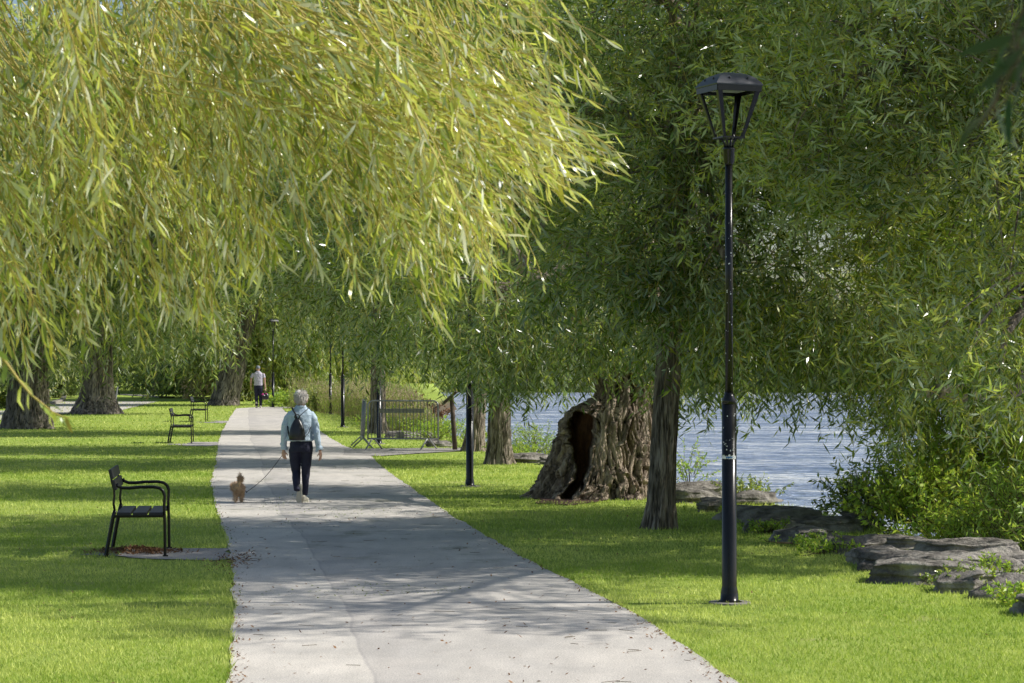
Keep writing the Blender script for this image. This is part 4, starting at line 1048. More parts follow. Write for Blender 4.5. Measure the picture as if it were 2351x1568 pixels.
# info lectern
p = gp(1043, 1034); t = empty('information_board', p, label='dark wooden lectern board on a slanting post beside the barrier', cat='information board')
k = p.y / F
m = MB(); m.tube([(.02, .06, -.05), (-.06, .06, 1.22)], [(.055, .055), (.05, .05)], 12); m.build('post', M['wood'], t, smooth=True)
m = MB(); m.box((-.10, .1, 1.18), (.42, .75, .055), Matrix.Rotation(math.radians(-42), 3, 'Y')); bd = m.build('board', M['wood'], t, bevel=.008)
m = MB(); m.box((-.125, .1, 1.205), (.36, .69, .012), Matrix.Rotation(math.radians(-42), 3, 'Y')); m.build('panel', M['plate'], bd)

# far small street furniture
p = gp(476, 918); t = empty('road_sign', p, label='small red sign on a thin grey pole beyond the grass', cat='road sign')
m = MB(); m.tube([(0, 0, -.1), (0, 0, 2.2)], .045, 8); m.build('pole', M['post'], t)
m = MB(); m.box((-.05, -.06, 1.92), (.36, .03, .24)); m.build('sign_face', M['red'], t, bevel=.02)
p = gp(264, 940); t = tag(MB().tube([(0, 0, -.1), (.05, 0, .5), (.12, 0, 1.02)], [.035, .035, .03], 8).build('marker_post', M['post'], loc=p), 'thin leaning grey marker post beside the stout trunk', 'marker post')
p = gp(534, 925); tag(MB().tube([(0, 0, -.1), (.1, 0, 4)], [.05, .045], 8).build('signpost', M['post'], loc=(p.x - 1.2, p.y + 4, .1)), 'bare grey pole just left of the leaning trunk', 'pole')
p = gp(6, 905); t = empty('stone_wall', (p.x - 3, p.y, 0), label='pale grey stone wall end at the far left behind the road', cat='wall')
m = MB(); m.box((0, 0, 1.4), (6.4, 1, 3.2)); m.build('wall', M['kerb'], t, bevel=.05)
m = MB(); m.box((0, 0, 3.05), (6.7, 1.2, .15)); m.build('coping', M['kerb'], t, bevel=.03)

# ------------------------------------------------------------------ people
def person(label, loc): return empty('person', loc, label=label, cat='person')
def finger_set(mb, wrist, tip_dir, palm_n, side, s=1., curl=.5, r=.0085):
    """palm + 4 unequal bent fingers + thumb; tip_dir: direction of fingers, palm_n: palm facing"""
    w = Vector(wrist); d = Vector(tip_dir).normalized(); n = Vector(palm_n).normalized(); l = d.cross(n).normalized() * side
    pc = w + d * .045 * s
    rot = Matrix((l, d, n)).transposed()
    mb.ball(pc, (.038 * s, .05 * s, .016 * s), 14, 10, rot)
    for k, (o, L_) in enumerate(((-.027, .066), (-.009, .075), (.009, .070), (.025, .055))):
        b = w + d * .078 * s + l * o * s; pts = [b]; dd = d.copy()
        for q in range(3):
            dd = (dd + n * curl * (.5 + .3 * q)).normalized(); pts.append(pts[-1] + dd * L_ * s * (.42, .32, .26)[q])
        mb.tube(pts, [r * s, r * s * .95, r * s * .9, r * s * .75], 8)
    b = w + d * .028 * s - l * .030 * s
    mb.tube([b, b + (-l * .6 + d * .8 + n * .3).normalized() * .035 * s, b + (-l * .35 + d * 1 + n * .6).normalized() * .062 * s], [r * 1.15 * s, r * 1.05 * s, r * .8 * s], 8)

wp = gp(691, 1155.5); U = .00111
W = person('walker seen from behind with short white hair and light denim jacket, holding a dog leash', (wp.x, wp.y, .012))
X = lambda c: (c - 443) * U
Zw = lambda c: (1505 - c) * U
# body: one continuous surface
m = MB()
m.loft([(0, -.005, Zw(318), .045, .05), (0, .0, Zw(290), .05, .055), (0, .012, Zw(270), .058, .07), (0, .018, Zw(245), .068, .084), (0, .015, Zw(215), .073, .09), (0, .01, Zw(180), .070, .088), (0, .005, Zw(150), .05, .065), (0, 0, Zw(138), .02, .03)], 20)
m.ball((0, .105, Zw(232)), (.012, .018, .018)); m.ball((0, .092, Zw(258)), (.022, .012, .008))
for s in (-1, 1):
    m.ball((s * .081, -.006, Zw(248)), (.015, .022, .034)); m.ball((s * .028, .086, Zw(216)), (.012, .01, .008))
m.loft([(0, 0, Zw(850), .135, .10), (0, 0, Zw(740), .14, .10), (0, 0, Zw(640), .125, .09), (0, 0, Zw(520), .14, .095), (0, 0, Zw(400), .13, .08), (0, -.003, Zw(350), .08, .055), (0, -.003, Zw(310), .048, .05)], 20)
lh = [(X(325), 0, Zw(412)), (X(256), -.01, Zw(540)), (X(232), -.01, Zw(650)), (X(228), .03, Zw(760)), (X(226), .05, Zw(868))]
rh = [(X(560), 0, Zw(412)), (X(619), -.02, Zw(540)), (X(640), -.045, Zw(650)), (X(662), -.04, Zw(770)), (X(684), -.02, Zw(868))]
for a in (lh, rh): m.tube(a, [.034, .033, .030, .027, .021], 12)
finger_set(m, lh[-1], (.05, .1, -1), (.4, 1, 0), -1, .92, .75)
finger_set(m, rh[-1], (.06, -.05, -1), (-.9, .4, 0), 1, .95, .38)
ll_ = [(X(385), 0, Zw(800)), (X(368), .05, Zw(1000)), (X(378), .07, Zw(1130)), (X(392), -.03, Zw(1250)), (X(402), -.09, Zw(1325))]
rl_ = [(X(505), 0, Zw(800)), (X(505), .03, Zw(1000)), (X(500), .06, Zw(1130)), (X(494), .05, Zw(1290)), (X(490), .06, Zw(1405))]
for a in (ll_, rl_): m.tube(a, [.05, .042, .032, .025, .022], 12)
m.build('body', M['skin'], W, remesh=.006, smoothit=2)
# hair
m = MB(); m.ball((0, -.006, Zw(205)), (.080, .096, .082), 24, 18); m.ball((0, -.036, Zw(232)), (.060, .052, .050), 20, 14)
m.ball((X(420), -.02, Zw(165)), (.055, .07, .05), 16, 12)
hr = m.build('hair', M['hair'], W, remesh=.006, smoothit=2)
rg = np.random.default_rng(2); n = 1500
dd = nrm(rg.normal(0, 1, (n, 3))); dd = dd[(dd[:, 1] < .45) & (dd[:, 2] > -.75)]; n = len(dd)
O = np.array([0, -.008, Zw(208)]) + dd * np.array([.082, .098, .086]) - np.array([0, 0, .0])
tdir = nrm(np.cross(np.cross(dd, np.array([0, -.25, -1.])), dd) + dd * .25 + rg.normal(0, .12, (n, 3)))
P = strands(O, tdir, rg.uniform(.03, .06, n), np.full(n, 4.), 4, .05, rg)
Vh, qh = tubes_arr(P, np.linspace(.0022, .0008, 4)[None] * np.ones((n, 1)), 3); make_mesh('hair_strands', Vh, [qh], M['hair'], hr)
# jacket
m = MB()
m.loft([(X(434), 0, Zw(748), .180, .138), (X(436), 0, Zw(735), .186, .14), (X(437), 0, Zw(650), .165, .125), (X(438), 0, Zw(540), .172, .125), (X(440), 0, Zw(440), .172, .115), (X(441), 0, Zw(395), .160, .10), (X(442), -.003, Zw(355), .118, .08), (X(443), -.003, Zw(325), .075, .068), (X(443), -.003, Zw(308), .066, .064)], 28, 2.3)
m.tube([(X(330), 0, Zw(402)), (X(283), -.005, Zw(465)), (X(248), -.01, Zw(560)), (X(236), -.012, Zw(650)), (X(232), .02, Zw(760)), (X(232), .045, Zw(845))], [.048, .054, .050, .047, .041, .038], 16)
m.tube([(X(556), 0, Zw(402)), (X(595), -.01, Zw(465)), (X(625), -.02, Zw(560)), (X(638), -.045, Zw(650)), (X(655), -.04, Zw(760)), (X(668), -.028, Zw(845))], [.048, .054, .051, .048, .042, .038], 16)
for (cx_, y_, s) in ((236, .046, -1), (672, -.028, 1)):   # turned-back cuffs
    m.tube([(X(cx_ - 4 * s), y_, Zw(812)), (X(cx_), y_, Zw(835)), (X(cx_ + 3 * s), y_, Zw(858))], [.046, .052, .047], 16)
m.ball((X(202), .02, Zw(785)), (.022, .02, .022)); m.ball((X(640), -.05, Zw(868)), (.018, .02, .026)); m.ball((X(700), -.02, Zw(822)), (.014, .018, .02))
jk = m.build('jacket', M['denim'], W, remesh=.008, smoothit=2)
tx = bpy.data.textures.new('fold', 'CLOUDS'); tx.noise_scale = .07
dm = jk.modifiers.new('d', 'DISPLACE'); dm.texture = tx; dm.strength = .012; dm.mid_level = .5
m = MB(); m.tube([(X(388), -.03, Zw(322)), (X(405), -.06, Zw(330)), (X(443), -.082, Zw(338)), (X(490), -.065, Zw(330)), (X(505), -.03, Zw(320))], [(.008, .022)] * 5, 10); m.build('collar', M['denim'], jk, smooth=True)
m = MB()
m.tube([(X(292), -.117, Zw(432)), (X(350), -.129, Zw(432)), (X(443), -.132, Zw(434)), (X(540), -.129, Zw(432)), (X(592), -.115, Zw(430))], .0035, 6)
m.build('seam', M['seam'] if 'seam' in M else M['denim'], jk)
# trousers
m = MB()
m.loft([(X(448), 0, Zw(880), .155, .115), (X(447), 0, Zw(840), .160, .125), (X(446), 0, Zw(780), .155, .12), (X(446), 0, Zw(735), .145, .11)], 24, 2.4)
m.tube([(X(372), 0, Zw(850)), (X(368), .03, Zw(930)), (X(370), .05, Zw(1020)), (X(378), .075, Zw(1130)), (X(390), .0, Zw(1230)), (X(398), -.07, Zw(1310)), (X(402), -.10, Zw(1352))], [.090, .080, .070, .060, .055, .046, .042], 16)
m.tube([(X(512), 0, Zw(850)), (X(512), .02, Zw(930)), (X(507), .03, Zw(1020)), (X(500), .06, Zw(1130)), (X(497), .055, Zw(1230)), (X(492), .055, Zw(1340)), (X(490), .06, Zw(1422))], [.088, .078, .068, .058, .050, .042, .036], 16)
tr = m.build('trousers', M['trouser'], W, remesh=.008, smoothit=2)
dm = tr.modifiers.new('d', 'DISPLACE'); dm.texture = tx; dm.strength = .016; dm.mid_level = .5
# shoes
def shoe(parent, mtx):
    secs = [(-.13, .028, .028), (-.11, .034, .045), (-.07, .035, .045), (-.02, .034, .036), (.04, .040, .030), (.09, .040, .024), (.12, .028, .018), (.133, .012, .01)]
    n = 16; rs = []
    for y, w, h in secs:
        rs.append([tuple(mtx @ Vector((w * math.cos(k * 2 * math.pi / n), y, .018 + h + h * math.sin(k * 2 * math.pi / n)))) for k in range(n)])
    m = MB(); rings_solid(m, rs); o = m.build('shoe', M['shoe'], parent, smooth=True)
    rs = []
    for z in (0, .024):
        ol = [(-.138, 0), (-.125, .028), (-.08, .036), (-.02, .032), (.05, .043), (.10, .041), (.135, .02), (.14, 0)]
        pts = [(w, y) for y, w in ol] + [(-w, y) for y, w in ol[::-1]]
        rs.append([tuple(mtx @ Vector((x, y, z))) for x, y in pts])
    m = MB(); rings_solid(m, rs); m.build('sole', M['sole'], o)
    # shoe opening
    return o
shoe(W, Matrix.Translation((X(486), .10, 0)) @ Matrix.Rotation(math.radians(-6), 4, 'Z') @ Matrix.Scale(.95, 4))
# lifted foot: heel up, sole to the camera, toe on the ground
shoe(W, Matrix.Translation((X(428), -.07, .122)) @ Matrix.Rotation(math.radians(4), 4, 'Y') @ Matrix.Rotation(math.radians(-78), 4, 'X') @ Matrix.Scale(.93, 4))
m = MB(); m.tube([(X(672), -.01, Zw(846)), (X(705), -.02, Zw(846))], [.012, .012], 8); m.build('watch', M['leather'], W)

# backpack
bk = empty('backpack', (wp.x, wp.y, .012), label='small teardrop black leather backpack worn over the denim jacket', cat='backpack')
m = MB(); cxb = X(410)
m.loft([(cxb, -.17, Zw(738), .095, .045), (cxb, -.175, Zw(730), .108, .055), (cxb, -.178, Zw(690), .114, .062), (cxb, -.176, Zw(640), .108, .060), (cxb, -.170, Zw(580), .094, .052), (cxb, -.162, Zw(530), .072, .044), (cxb, -.155, Zw(490), .046, .036), (cxb, -.150, Zw(462), .024, .022)], 28, 2.5)
bo = m.build('bag', M['leather'], bk, smooth=True, subsurf=1)
m = MB(); pts = [(cxb + .115 * math.cos(a), -.195 + .012 * math.cos(a), Zw(722)) for a in [math.pi + q * math.pi / 8 for q in range(9)]]
m.tube([(x, -.178 - .062 * math.sin(math.pi * q / 8) - .002, z) for q, (x, y, z) in enumerate(pts)], .004, 6)
m.tube([(cxb - .012, -.155, Zw(470)), (cxb + .035, -.215, Zw(560)), (cxb + .08, -.222, Zw(640)), (cxb + .095, -.205, Zw(700))], .0035, 6)
m.build('zip', M['strap'], bo)
for pts in ([(cxb - .01, -.155, Zw(468)), (X(392), -.142, Zw(420)), (X(368), -.125, Zw(382)), (X(343), -.085, Zw(345)), (X(338), -.03, Zw(330))],
            [(cxb + .02, -.155, Zw(468)), (X(450), -.145, Zw(425)), (X(490), -.128, Zw(390)), (X(530), -.085, Zw(355)), (X(540), -.03, Zw(338))],
            [(cxb - .105, -.17, Zw(690)), (X(304), -.15, Zw(650)), (X(292), -.10, Zw(600)), (X(285), -.04, Zw(560))],
            [(cxb + .105, -.17, Zw(690)), (X(545), -.15, Zw(650)), (X(562), -.11, Zw(600)), (X(575), -.05, Zw(560))]):
    m = MB(); m.tube(pts, [(.011, .004)] * len(pts), 8); m.build('strap', M['strap'], bk, smooth=True)
m = MB(); m.tube([(X(410) + .034 * math.cos(a), -.168, Zw(445) + .030 * math.sin(a)) for a in [q * 2 * math.pi / 16 for q in range(17)]], .007, 8); m.build('handle', M['strap'], bk, smooth=True)

# dog
dg = gp(546, 1155); kd = .001587
D = empty('dog', (dg.x, dg.y, .012), label='small curly apricot dog trotting on the leash with its tail up', cat='dog')
Xd = lambda c: (c - 172) * kd
Zd = lambda c: (1522 - c) * kd
m = MB()
m.tube([(Xd(190), -.10, Zd(1405)), (Xd(190), -.08, Zd(1398)), (Xd(186), .0, Zd(1400)), (Xd(178), .09, Zd(1402)), (Xd(165), .16, Zd(1395))], [(.040, .042), (.058, .058), (.055, .056), (.062, .064), (.048, .052)], 16)
m.tube([(Xd(165), .15, Zd(1385)), (Xd(145), .20, Zd(1372)), (Xd(128), .22, Zd(1378))], [.045, .042, .04], 14)
m.ball((Xd(128), .215, Zd(1385)), (.042, .045, .04)); m.tube([(Xd(124), .22, Zd(1390)), (Xd(96), .245, Zd(1402))], [.026, .016], 12); m.ball((Xd(93), .248, Zd(1400)), .008)
for s in (-1, 1): m.tube([(Xd(128) , .215 + s * .036, Zd(1372)), (Xd(122), .21 + s * .048, Zd(1400)), (Xd(120), .205 + s * .045, Zd(1422))], [.014, .020, .012], 10)
# hind legs: thigh, hock, shank, paw ; front legs
for (x0, xf, f) in ((162, 160, -.02), (216, 212, .05)):
    m.tube([(Xd(x0), -.07, Zd(1410)), (Xd(x0), -.03, Zd(1450)), (Xd((x0 + xf) / 2), -.105 + f, Zd(1482)), (Xd(xf), -.10 + f, Zd(1512))], [.038, .026, .016, .015], 12)
    m.ball((Xd(xf), -.088 + f, Zd(1513)), (.019, .028, .013))
for (x0, xf, f) in ((160, 140, .04), (192, 190, -.02)):
    m.tube([(Xd(x0), .11, Zd(1420)), (Xd(x0), .115, Zd(1455)), (Xd((x0 + xf) / 2), .12 + f, Zd(1485)), (Xd(xf), .12 + f, Zd(1510))], [.034, .026, .020, .018], 12)
    m.ball((Xd(xf), .135 + f, Zd(1513)), (.019, .026, .013))
m.tube([(Xd(196), -.10, Zd(1375)), (Xd(200), -.12, Zd(1345)), (Xd(203), -.11, Zd(1318)), (Xd(200), -.09, Zd(1300))], [.016, .020, .026, .018], 12)
db = m.build('body', M['fur'] if 'fur' in M else simple('apricot fur', (.74, .51, .33), .9, var=.3, scale=60, bmp=.8, bdist=.02), D, remesh=.006, smoothit=2)
furm = db.data.materials[0]
rg = np.random.default_rng(12); O = []; Dn = []
for c_, r_, n in (((Xd(190), -.06, Zd(1402)), (.058, .078, .058), 500), ((Xd(183), .04, Zd(1400)), (.064, .1, .064), 500), ((Xd(170), .13, Zd(1400)), (.06, .07, .062), 300), ((Xd(128), .215, Zd(1385)), (.045, .048, .044), 260),
                  ((Xd(203), -.11, Zd(1318)), (.03, .03, .036), 420), ((Xd(196), -.085, Zd(1284)), (.012, .012, .014), 60), ((Xd(162), -.09, Zd(1448)), (.026, .032, .045), 160), ((Xd(214), -.06, Zd(1448)), (.026, .032, .045), 160),
                  ((Xd(160), -.12, Zd(1492)), (.014, .016, .03), 50), ((Xd(213), -.055, Zd(1492)), (.014, .016, .03), 50), ((Xd(150), .13, Zd(1480)), (.024, .024, .05), 120), ((Xd(120), .205, Zd(1405)), (.03, .05, .035), 160)):
    d_ = nrm(rg.normal(0, 1, (n, 3))); O.append(np.array(c_) + d_ * np.array(r_) * .93); Dn.append(d_ + rg.normal(0, .5, (n, 3)) + np.array([0, -.2, -.25]))
O = np.concatenate(O); Dn = np.concatenate(Dn); P = strands(O, Dn, rg.uniform(.016, .046, len(O)), np.full(len(O), 6.), 4, .6, rg)
Vf, qf = tubes_arr(P, np.linspace(.0028, .001, 4)[None] * np.ones((len(O), 1)), 3); make_mesh('fur', Vf, [qf], furm, db)
m = MB(); m.tube([(Xd(158) + .046 * math.cos(a), .165 + .02 * math.cos(a), Zd(1388) + .046 * math.sin(a)) for a in [q * 2 * math.pi / 16 for q in range(17)]], .006, 8); m.build('collar', M['strap'], D)

# leash
h0 = Vector((wp.x + X(222), wp.y + .07, Zw(905) + .012)); h1 = Vector((dg.x + Xd(245), dg.y + .06, Zd(1428)))
pts = []
for q in range(21):
    f = q / 20; p = h0.lerp(h1, f); p.z -= .055 * math.sin(math.pi * f) ; pts.append(p)
m = MB(); m.tube([Vector((h0.x + .005, h0.y, h0.z + .035)), Vector((h0.x - .006, h0.y, h0.z + .015))] + pts + [Vector((dg.x + Xd(190), dg.y + .15, Zd(1385)))], .0042, 7)
m.ball(tuple(h1), .010); tag(m.build('leash', M['strap'], smooth=True), 'thin black leash sagging from the walker\'s hand to the small dog', 'leash')

# far man
mp = gp(592.5, 937.2); k = .00535
Mn = person('far man in a pale lilac tee shirt, grey cap and dark trousers walking away', (mp.x, mp.y, .012))
X = lambda c: (c - 347) * k
Zw = lambda c: (705 - c) * k
m = MB()
m.loft([(0, 0, Zw(392), .06, .065), (0, 0, Zw(378), .065, .07), (0, .01, Zw(370), .082, .10), (0, .01, Zw(358), .09, .108), (0, 0, Zw(347), .07, .08), (0, 0, Zw(342), .02, .03)], 18)
m.ball((0, .125, Zw(364)), (.015, .02, .02))
for s in (-1, 1): m.ball((s * .092, 0, Zw(366)), (.012, .025, .035))
m.loft([(0, 0, Zw(520), .17, .11), (0, 0, Zw(460), .18, .12), (0, 0, Zw(405), .19, .10), (0, 0, Zw(390), .07, .07)], 18)
la = [(X(303), 0, Zw(408)), (X(290), -.02, Zw(450)), (X(285), .0, Zw(490)), (X(284), .05, Zw(518))]
ra = [(X(392), 0, Zw(408)), (X(402), -.02, Zw(450)), (X(405), -.02, Zw(500)), (X(411), .0, Zw(535))]
for a in (la, ra): m.tube(a, [.06, .05, .043, .030], 12)
finger_set(m, la[-1], (0, .1, -1), (.8, .5, 0), -1, 1.25, .4); finger_set(m, ra[-1], (.05, 0, -1), (-.8, .3, 0), 1, 1.25, .9)
m.tube([(X(334), 0, Zw(520)), (X(333), .03, Zw(600)), (X(336), -.05, Zw(680))], [.09, .065, .04], 12); m.tube([(X(364), 0, Zw(520)), (X(366), .05, Zw(600)), (X(367), .08, Zw(690))], [.09, .065, .04], 12)
m.build('body', M['skin'], Mn, remesh=.011, smoothit=2)
m = MB(); m.loft([(X(351), 0, Zw(512), .205, .14), (X(351), 0, Zw(480), .20, .135), (X(350), 0, Zw(440), .215, .135), (X(348), 0, Zw(412), .215, .12), (X(347), 0, Zw(400), .15, .10), (X(347), 0, Zw(386), .075, .08)], 24, 2.4)
m.tube([(X(306), 0, Zw(408)), (X(294), -.01, Zw(432)), (X(290), -.02, Zw(446))], [.066, .066, .062], 14); m.tube([(X(390), 0, Zw(410)), (X(398), -.01, Zw(432)), (X(401), -.02, Zw(446))], [.066, .066, .062], 14)
ts_ = m.build('tee_shirt', M['tee'], Mn, remesh=.014, smoothit=3)
dm = ts_.modifiers.new('d', 'DISPLACE'); dm.texture = tx; dm.strength = .03; dm.mid_level = .5
m = MB(); m.ball((0, 0, Zw(357)), (.100, .118, .095), 18, 12); m.box((0, .15, Zw(360)), (.13, .09, .012)); m.build('cap', M['cap'], Mn, smooth=True)
m = MB(); m.loft([(X(350), 0, Zw(540), .195, .13), (X(350), 0, Zw(520), .20, .135), (X(350), 0, Zw(505), .195, .13)], 20, 2.4)
m.tube([(X(331), 0, Zw(530)), (X(332), .03, Zw(600)), (X(336), -.06, Zw(686))], [.11, .085, .065], 14); m.tube([(X(370), 0, Zw(530)), (X(369), .05, Zw(600)), (X(368), .08, Zw(694))], [.11, .085, .065], 14)
m.build('trousers', M['trouser'], Mn, remesh=.014, smoothit=2)
shoe(Mn, Matrix.Translation((X(368), .13, 0)) @ Matrix.Scale(1.2, 4))
so_ = shoe(Mn, Matrix.Translation((X(335), -.07, .13)) @ Matrix.Rotation(math.radians(-62), 4, 'X') @ Matrix.Scale(1.2, 4)); so_.data.materials[0] = M['leather']
# bag
bg = empty('holdall', (mp.x, mp.y, .012), label='black holdall with magenta and white cloth poking out, in the far man\'s hand', cat='bag')
m = MB(); m.loft([(X(408), 0, Zw(634), .12, .09), (X(408), 0, Zw(628), .16, .12), (X(408), 0, Zw(605), .175, .13), (X(408), 0, Zw(585), .15, .10), (X(408), 0, Zw(575), .10, .06)], 20, 3); m.build('bag', M['leather'], bg, smooth=True)
m = MB(); m.tube([(X(392), 0, Zw(585)), (X(400), 0, Zw(562)), (X(411), 0, Zw(551)), (X(420), 0, Zw(562)), (X(424), 0, Zw(585))], .012, 8); m.build('handle', M['strap'], bg, smooth=True)
m = MB(); m.ball((X(390), -.07, Zw(588)), (.06, .06, .05)); m.ball((X(418), -.06, Zw(582)), (.035, .05, .03)); m.build('cloth', M['magenta'], bg, smooth=True)
m = MB(); m.ball((X(404), -.10, Zw(598)), (.05, .03, .03)); m.ball((X(385), -.05, Zw(604)), (.04, .06, .02)); m.build('label_patch', M['white'], bg, smooth=True)

# ------------------------------------------------------------------ rocks
def rock(px0, px1, py0, py1, label, seed, dep=None, sink=.15, flat=1.0, dy=.7, group='shore rocks', top=None):
    d = dep or gd(py1 - 3); k = d / F
    w = (px1 - px0) * k * 1.4; h = max(.15, (py1 - py0) * k * .52 * flat); cx = ((px0 + px1) / 2 - HX) * k
    yd = max(.5, min(1.3, w * dy)); rg_ = np.random.default_rng(seed)
    n, nv = 110, 60
    th = np.linspace(0, 2 * np.pi, n, endpoint=False); ph = np.linspace(-np.pi / 2, np.pi / 2, nv)
    TH, PH = np.meshgrid(th, ph)
    U_ = np.stack([np.cos(PH) * np.cos(TH), np.cos(PH) * np.sin(TH), np.sin(PH)], -1)
    # cut by random planes -> angular block
    pn = nrm(rg_.normal(0, 1, (15, 3)) * np.array([1, 1, .8])); pn[0] = nrm(np.array([rg_.normal(0, .3), -abs(rg_.normal(.1, .25)), 1.0])); pn[1] = nrm(np.array([rg_.normal(0, .2), -1., .25]))
    pn[2:6] = nrm(np.array([[1, .1, .15], [-1, .1, .15], [.55, -.8, .3], [-.6, -.75, .35]]) + rg_.normal(0, .12, (4, 3)))
    pd_ = rg_.uniform(.66, .90, 15); pd_[0] = rg_.uniform(.6, .8)
    dots = np.einsum('ijk,lk->ijl', U_, pn); rr = np.min(np.where(dots > 1e-3, pd_ / np.maximum(dots, 1e-3), 9), -1); rr = np.minimum(rr, 1.15)
    Ub = np.sign(U_) * np.abs(U_) ** .55; rr = np.minimum(rr, 1.0)
    Pn = Ub * np.minimum(1, rr)[..., None] * .5 + U_ * rr[..., None] * .55
    sc = np.array([w / 2 / .88, yd / 2, h / .85])
    Pn = Pn * sc; sf = .5 / max(.3, w)
    st_z = np.floor((Pn[..., 2] / h + .12 * vnoise(Pn * 2.2 + seed)) * 4.5); off = vnoise(np.stack([st_z * 7.7 + seed, TH * 0, TH * 0], -1))[..., None]
    Pn = Pn + U_ * np.array([1, 1, .15]) * off * .055
    nz_ = fbm(Pn * 3.5 + seed, 4)[..., None]; nz2 = (1 - np.abs(fbm(Pn * np.array([2.5, 2.5, 9]) + seed * 2, 3)) * 2)[..., None]
    Pn = Pn + U_ * (nz_ * .10 + nz2 * .05) * min(1, h / .3)
    gzv = min(0.0, float(gz(cx, d + yd * .2)))
    V = Pn.reshape(-1, 3); i = np.arange(nv - 1)[:, None] * n; kk = np.arange(n)[None]; k2 = (kk + 1) % n
    q_ = np.stack([i + kk, i + k2, i + n + k2, i + n + kk], -1).reshape(-1, 4)
    o = make_mesh('boulder', V, [q_], M['rock'], smooth=False)
    o.location = (cx, d + yd * .35, h * .12 - .02 if gzv > -.05 else h * .12 + max(gzv, -.12)); o.rotation_euler.z = rg_.normal(0, .06)
    return tag(o, label, 'boulder', group)
RK = [(1560, 1660, 1092, 1150, 'pale grey boulder by the water just left of the tall lamp post', 1),
      (1555, 1650, 1120, 1158, 'low mossy rock between the slim trunk and the tall lamp post', 2),
      (1614, 1664, 1146, 1178, 'small rounded light boulder touching the left side of the tall lamp post', 3),
      (1690, 1775, 1132, 1162, 'dark low rock at the waterline just right of the tall lamp post', 4),
      (1686, 1860, 1152, 1203, 'long grey slab immediately right of the tall lamp post', 5),
      (1728, 1842, 1182, 1226, 'light jagged rock at the grass edge below the long grey slab', 6),
      (1800, 1912, 1206, 1250, 'rounded mid grey rock left of the large dark block', 7),
      (1840, 1965, 1190, 1226, 'flat topped rock sloping down beneath the bright green shrub', 8),
      (1844, 1892, 1238, 1260, 'small dark stone tucked in the grass before the large block', 9),
      (1912, 2022, 1212, 1276, 'large dark block with a straight right edge, in the middle of the rock line', 10),
      (2024, 2140, 1216, 1266, 'angular ridge rock behind the longest boulder', 11),
      (1980, 2082, 1254, 1302, 'dark pointed rock left end of the longest boulder', 12),
      (2016, 2292, 1255, 1316, 'longest boulder with a pale weathered top', 13),
      (2042, 2285, 1292, 1344, 'massive brown grey block at the front of the rock line', 14),
      (2150, 2320, 1255, 1282, 'thin flat slab at the back under the willow', 15),
      (2162, 2250, 1338, 1366, 'low wedge of rock half sunk in the grass', 16),
      (2286, 2352, 1298, 1332, 'small rock behind the corner rock at the right edge', 17),
      (2278, 2400, 1330, 1380, 'light topped corner rock at the far right edge', 18),
      (1166, 1262, 1036, 1066, 'long dark rock at the water left of the hollow trunk', 19),
      (1240, 1268, 1054, 1070, 'small pale stone touching the hollow trunk', 20),
      (893, 990, 988, 1008, 'pale flat rock seen through the barrier bars', 21),
      (990, 1036, 1010, 1029, 'pale slab between the barrier and the lectern post', 22),
      (1950, 2010, 1186, 1216, 'half hidden rock under the bright green shrub', 23),
      (2380, 2520, 1345, 1420, 'big rock mostly beyond the right edge', 24)]
for a, b, c, d, lb, s in RK: rock(a, b, c, d, lb, s * 7 + 1)

# ------------------------------------------------------------------ shrubs and weeds
def shrub(px, py, w, h, n, label, seed, m='leaf_shrub', ll=.07, lw=.03, z=0., tm=.5, name='shrub', cat='shrub', dpt=None, up=1.0, lps=16, grav=.8, base=None):
    p = Vector(base) if base else gp(px, py); p.z = max(-.5, min(0, float(gz(p.x, p.y)))) + z
    t = empty(name, p, label=label, cat=cat); rg = np.random.default_rng(seed)
    O = np.stack([rg.normal(0, w * .28, n), rg.normal(0, w * .28, n), rg.random(n) ** 1.3 * h * .55], -1)
    Dr = np.stack([O[:, 0] / w * 1.6 + rg.normal(0, .4, n), O[:, 1] / w * 1.6 + rg.normal(0, .4, n), np.full(n, up)], -1)
    P = strands(O, Dr, rg.uniform(.35, .75, n) * h, np.full(n, grav), 6, .25, rg)
    V, fs, tn = leaves(P, lps, ll, lw, rg, spread=.95, hang=.1, tint=np.clip(rg.normal(tm, .2, n), 0, .95))
    make_mesh('foliage', V, fs, M[m], t, attrs={'tint': tn})
    V, q_ = tubes_arr(P, np.linspace(.004, .0015, 6)[None] * np.ones((n, 1)), 4)
    st_ = P[::6, 0].copy(); st0 = st_ * np.array([.06, .06, 0]); PP = np.stack([st0, (st0 + st_) / 2 + .02, st_], 1)
    V2, q2 = tubes_arr(PP, np.linspace(.009, .004, 3)[None] * np.ones((len(PP), 1)), 5)
    make_mesh('twigs', np.concatenate([V, V2]), [q_, q2 + len(V)], M['twig_dark'], t)  # holds the shrub's stems as well as its leafy twigs
    return t
shrub(0, 0, .95, .9, 260, 'bright lime green shrub leaning out behind the rocks', 1, base=(4.65, 27.2, 0), ll=.085, lw=.036, tm=.75, z=.3)
shrub(0, 0, .7, .6, 130, 'dark leaved bramble at the water side of the lime green shrub', 2, base=(4.2, 28.6, 0), m='leaf_mid', ll=.09, lw=.028, tm=.5, z=.1)
shrub(0, 0, 1.1, .7, 230, 'yellow green undergrowth bush behind the longest boulder', 3, base=(5.0, 26.2, 0), ll=.09, lw=.03, tm=.6, z=.25)
shrub(0, 0, 1.0, 1.3, 240, 'tall leafy bush at the right edge behind the rocks', 31, base=(5.5, 25.6, 0), m='leaf_shrub', ll=.11, lw=.022, tm=.6, z=.25)
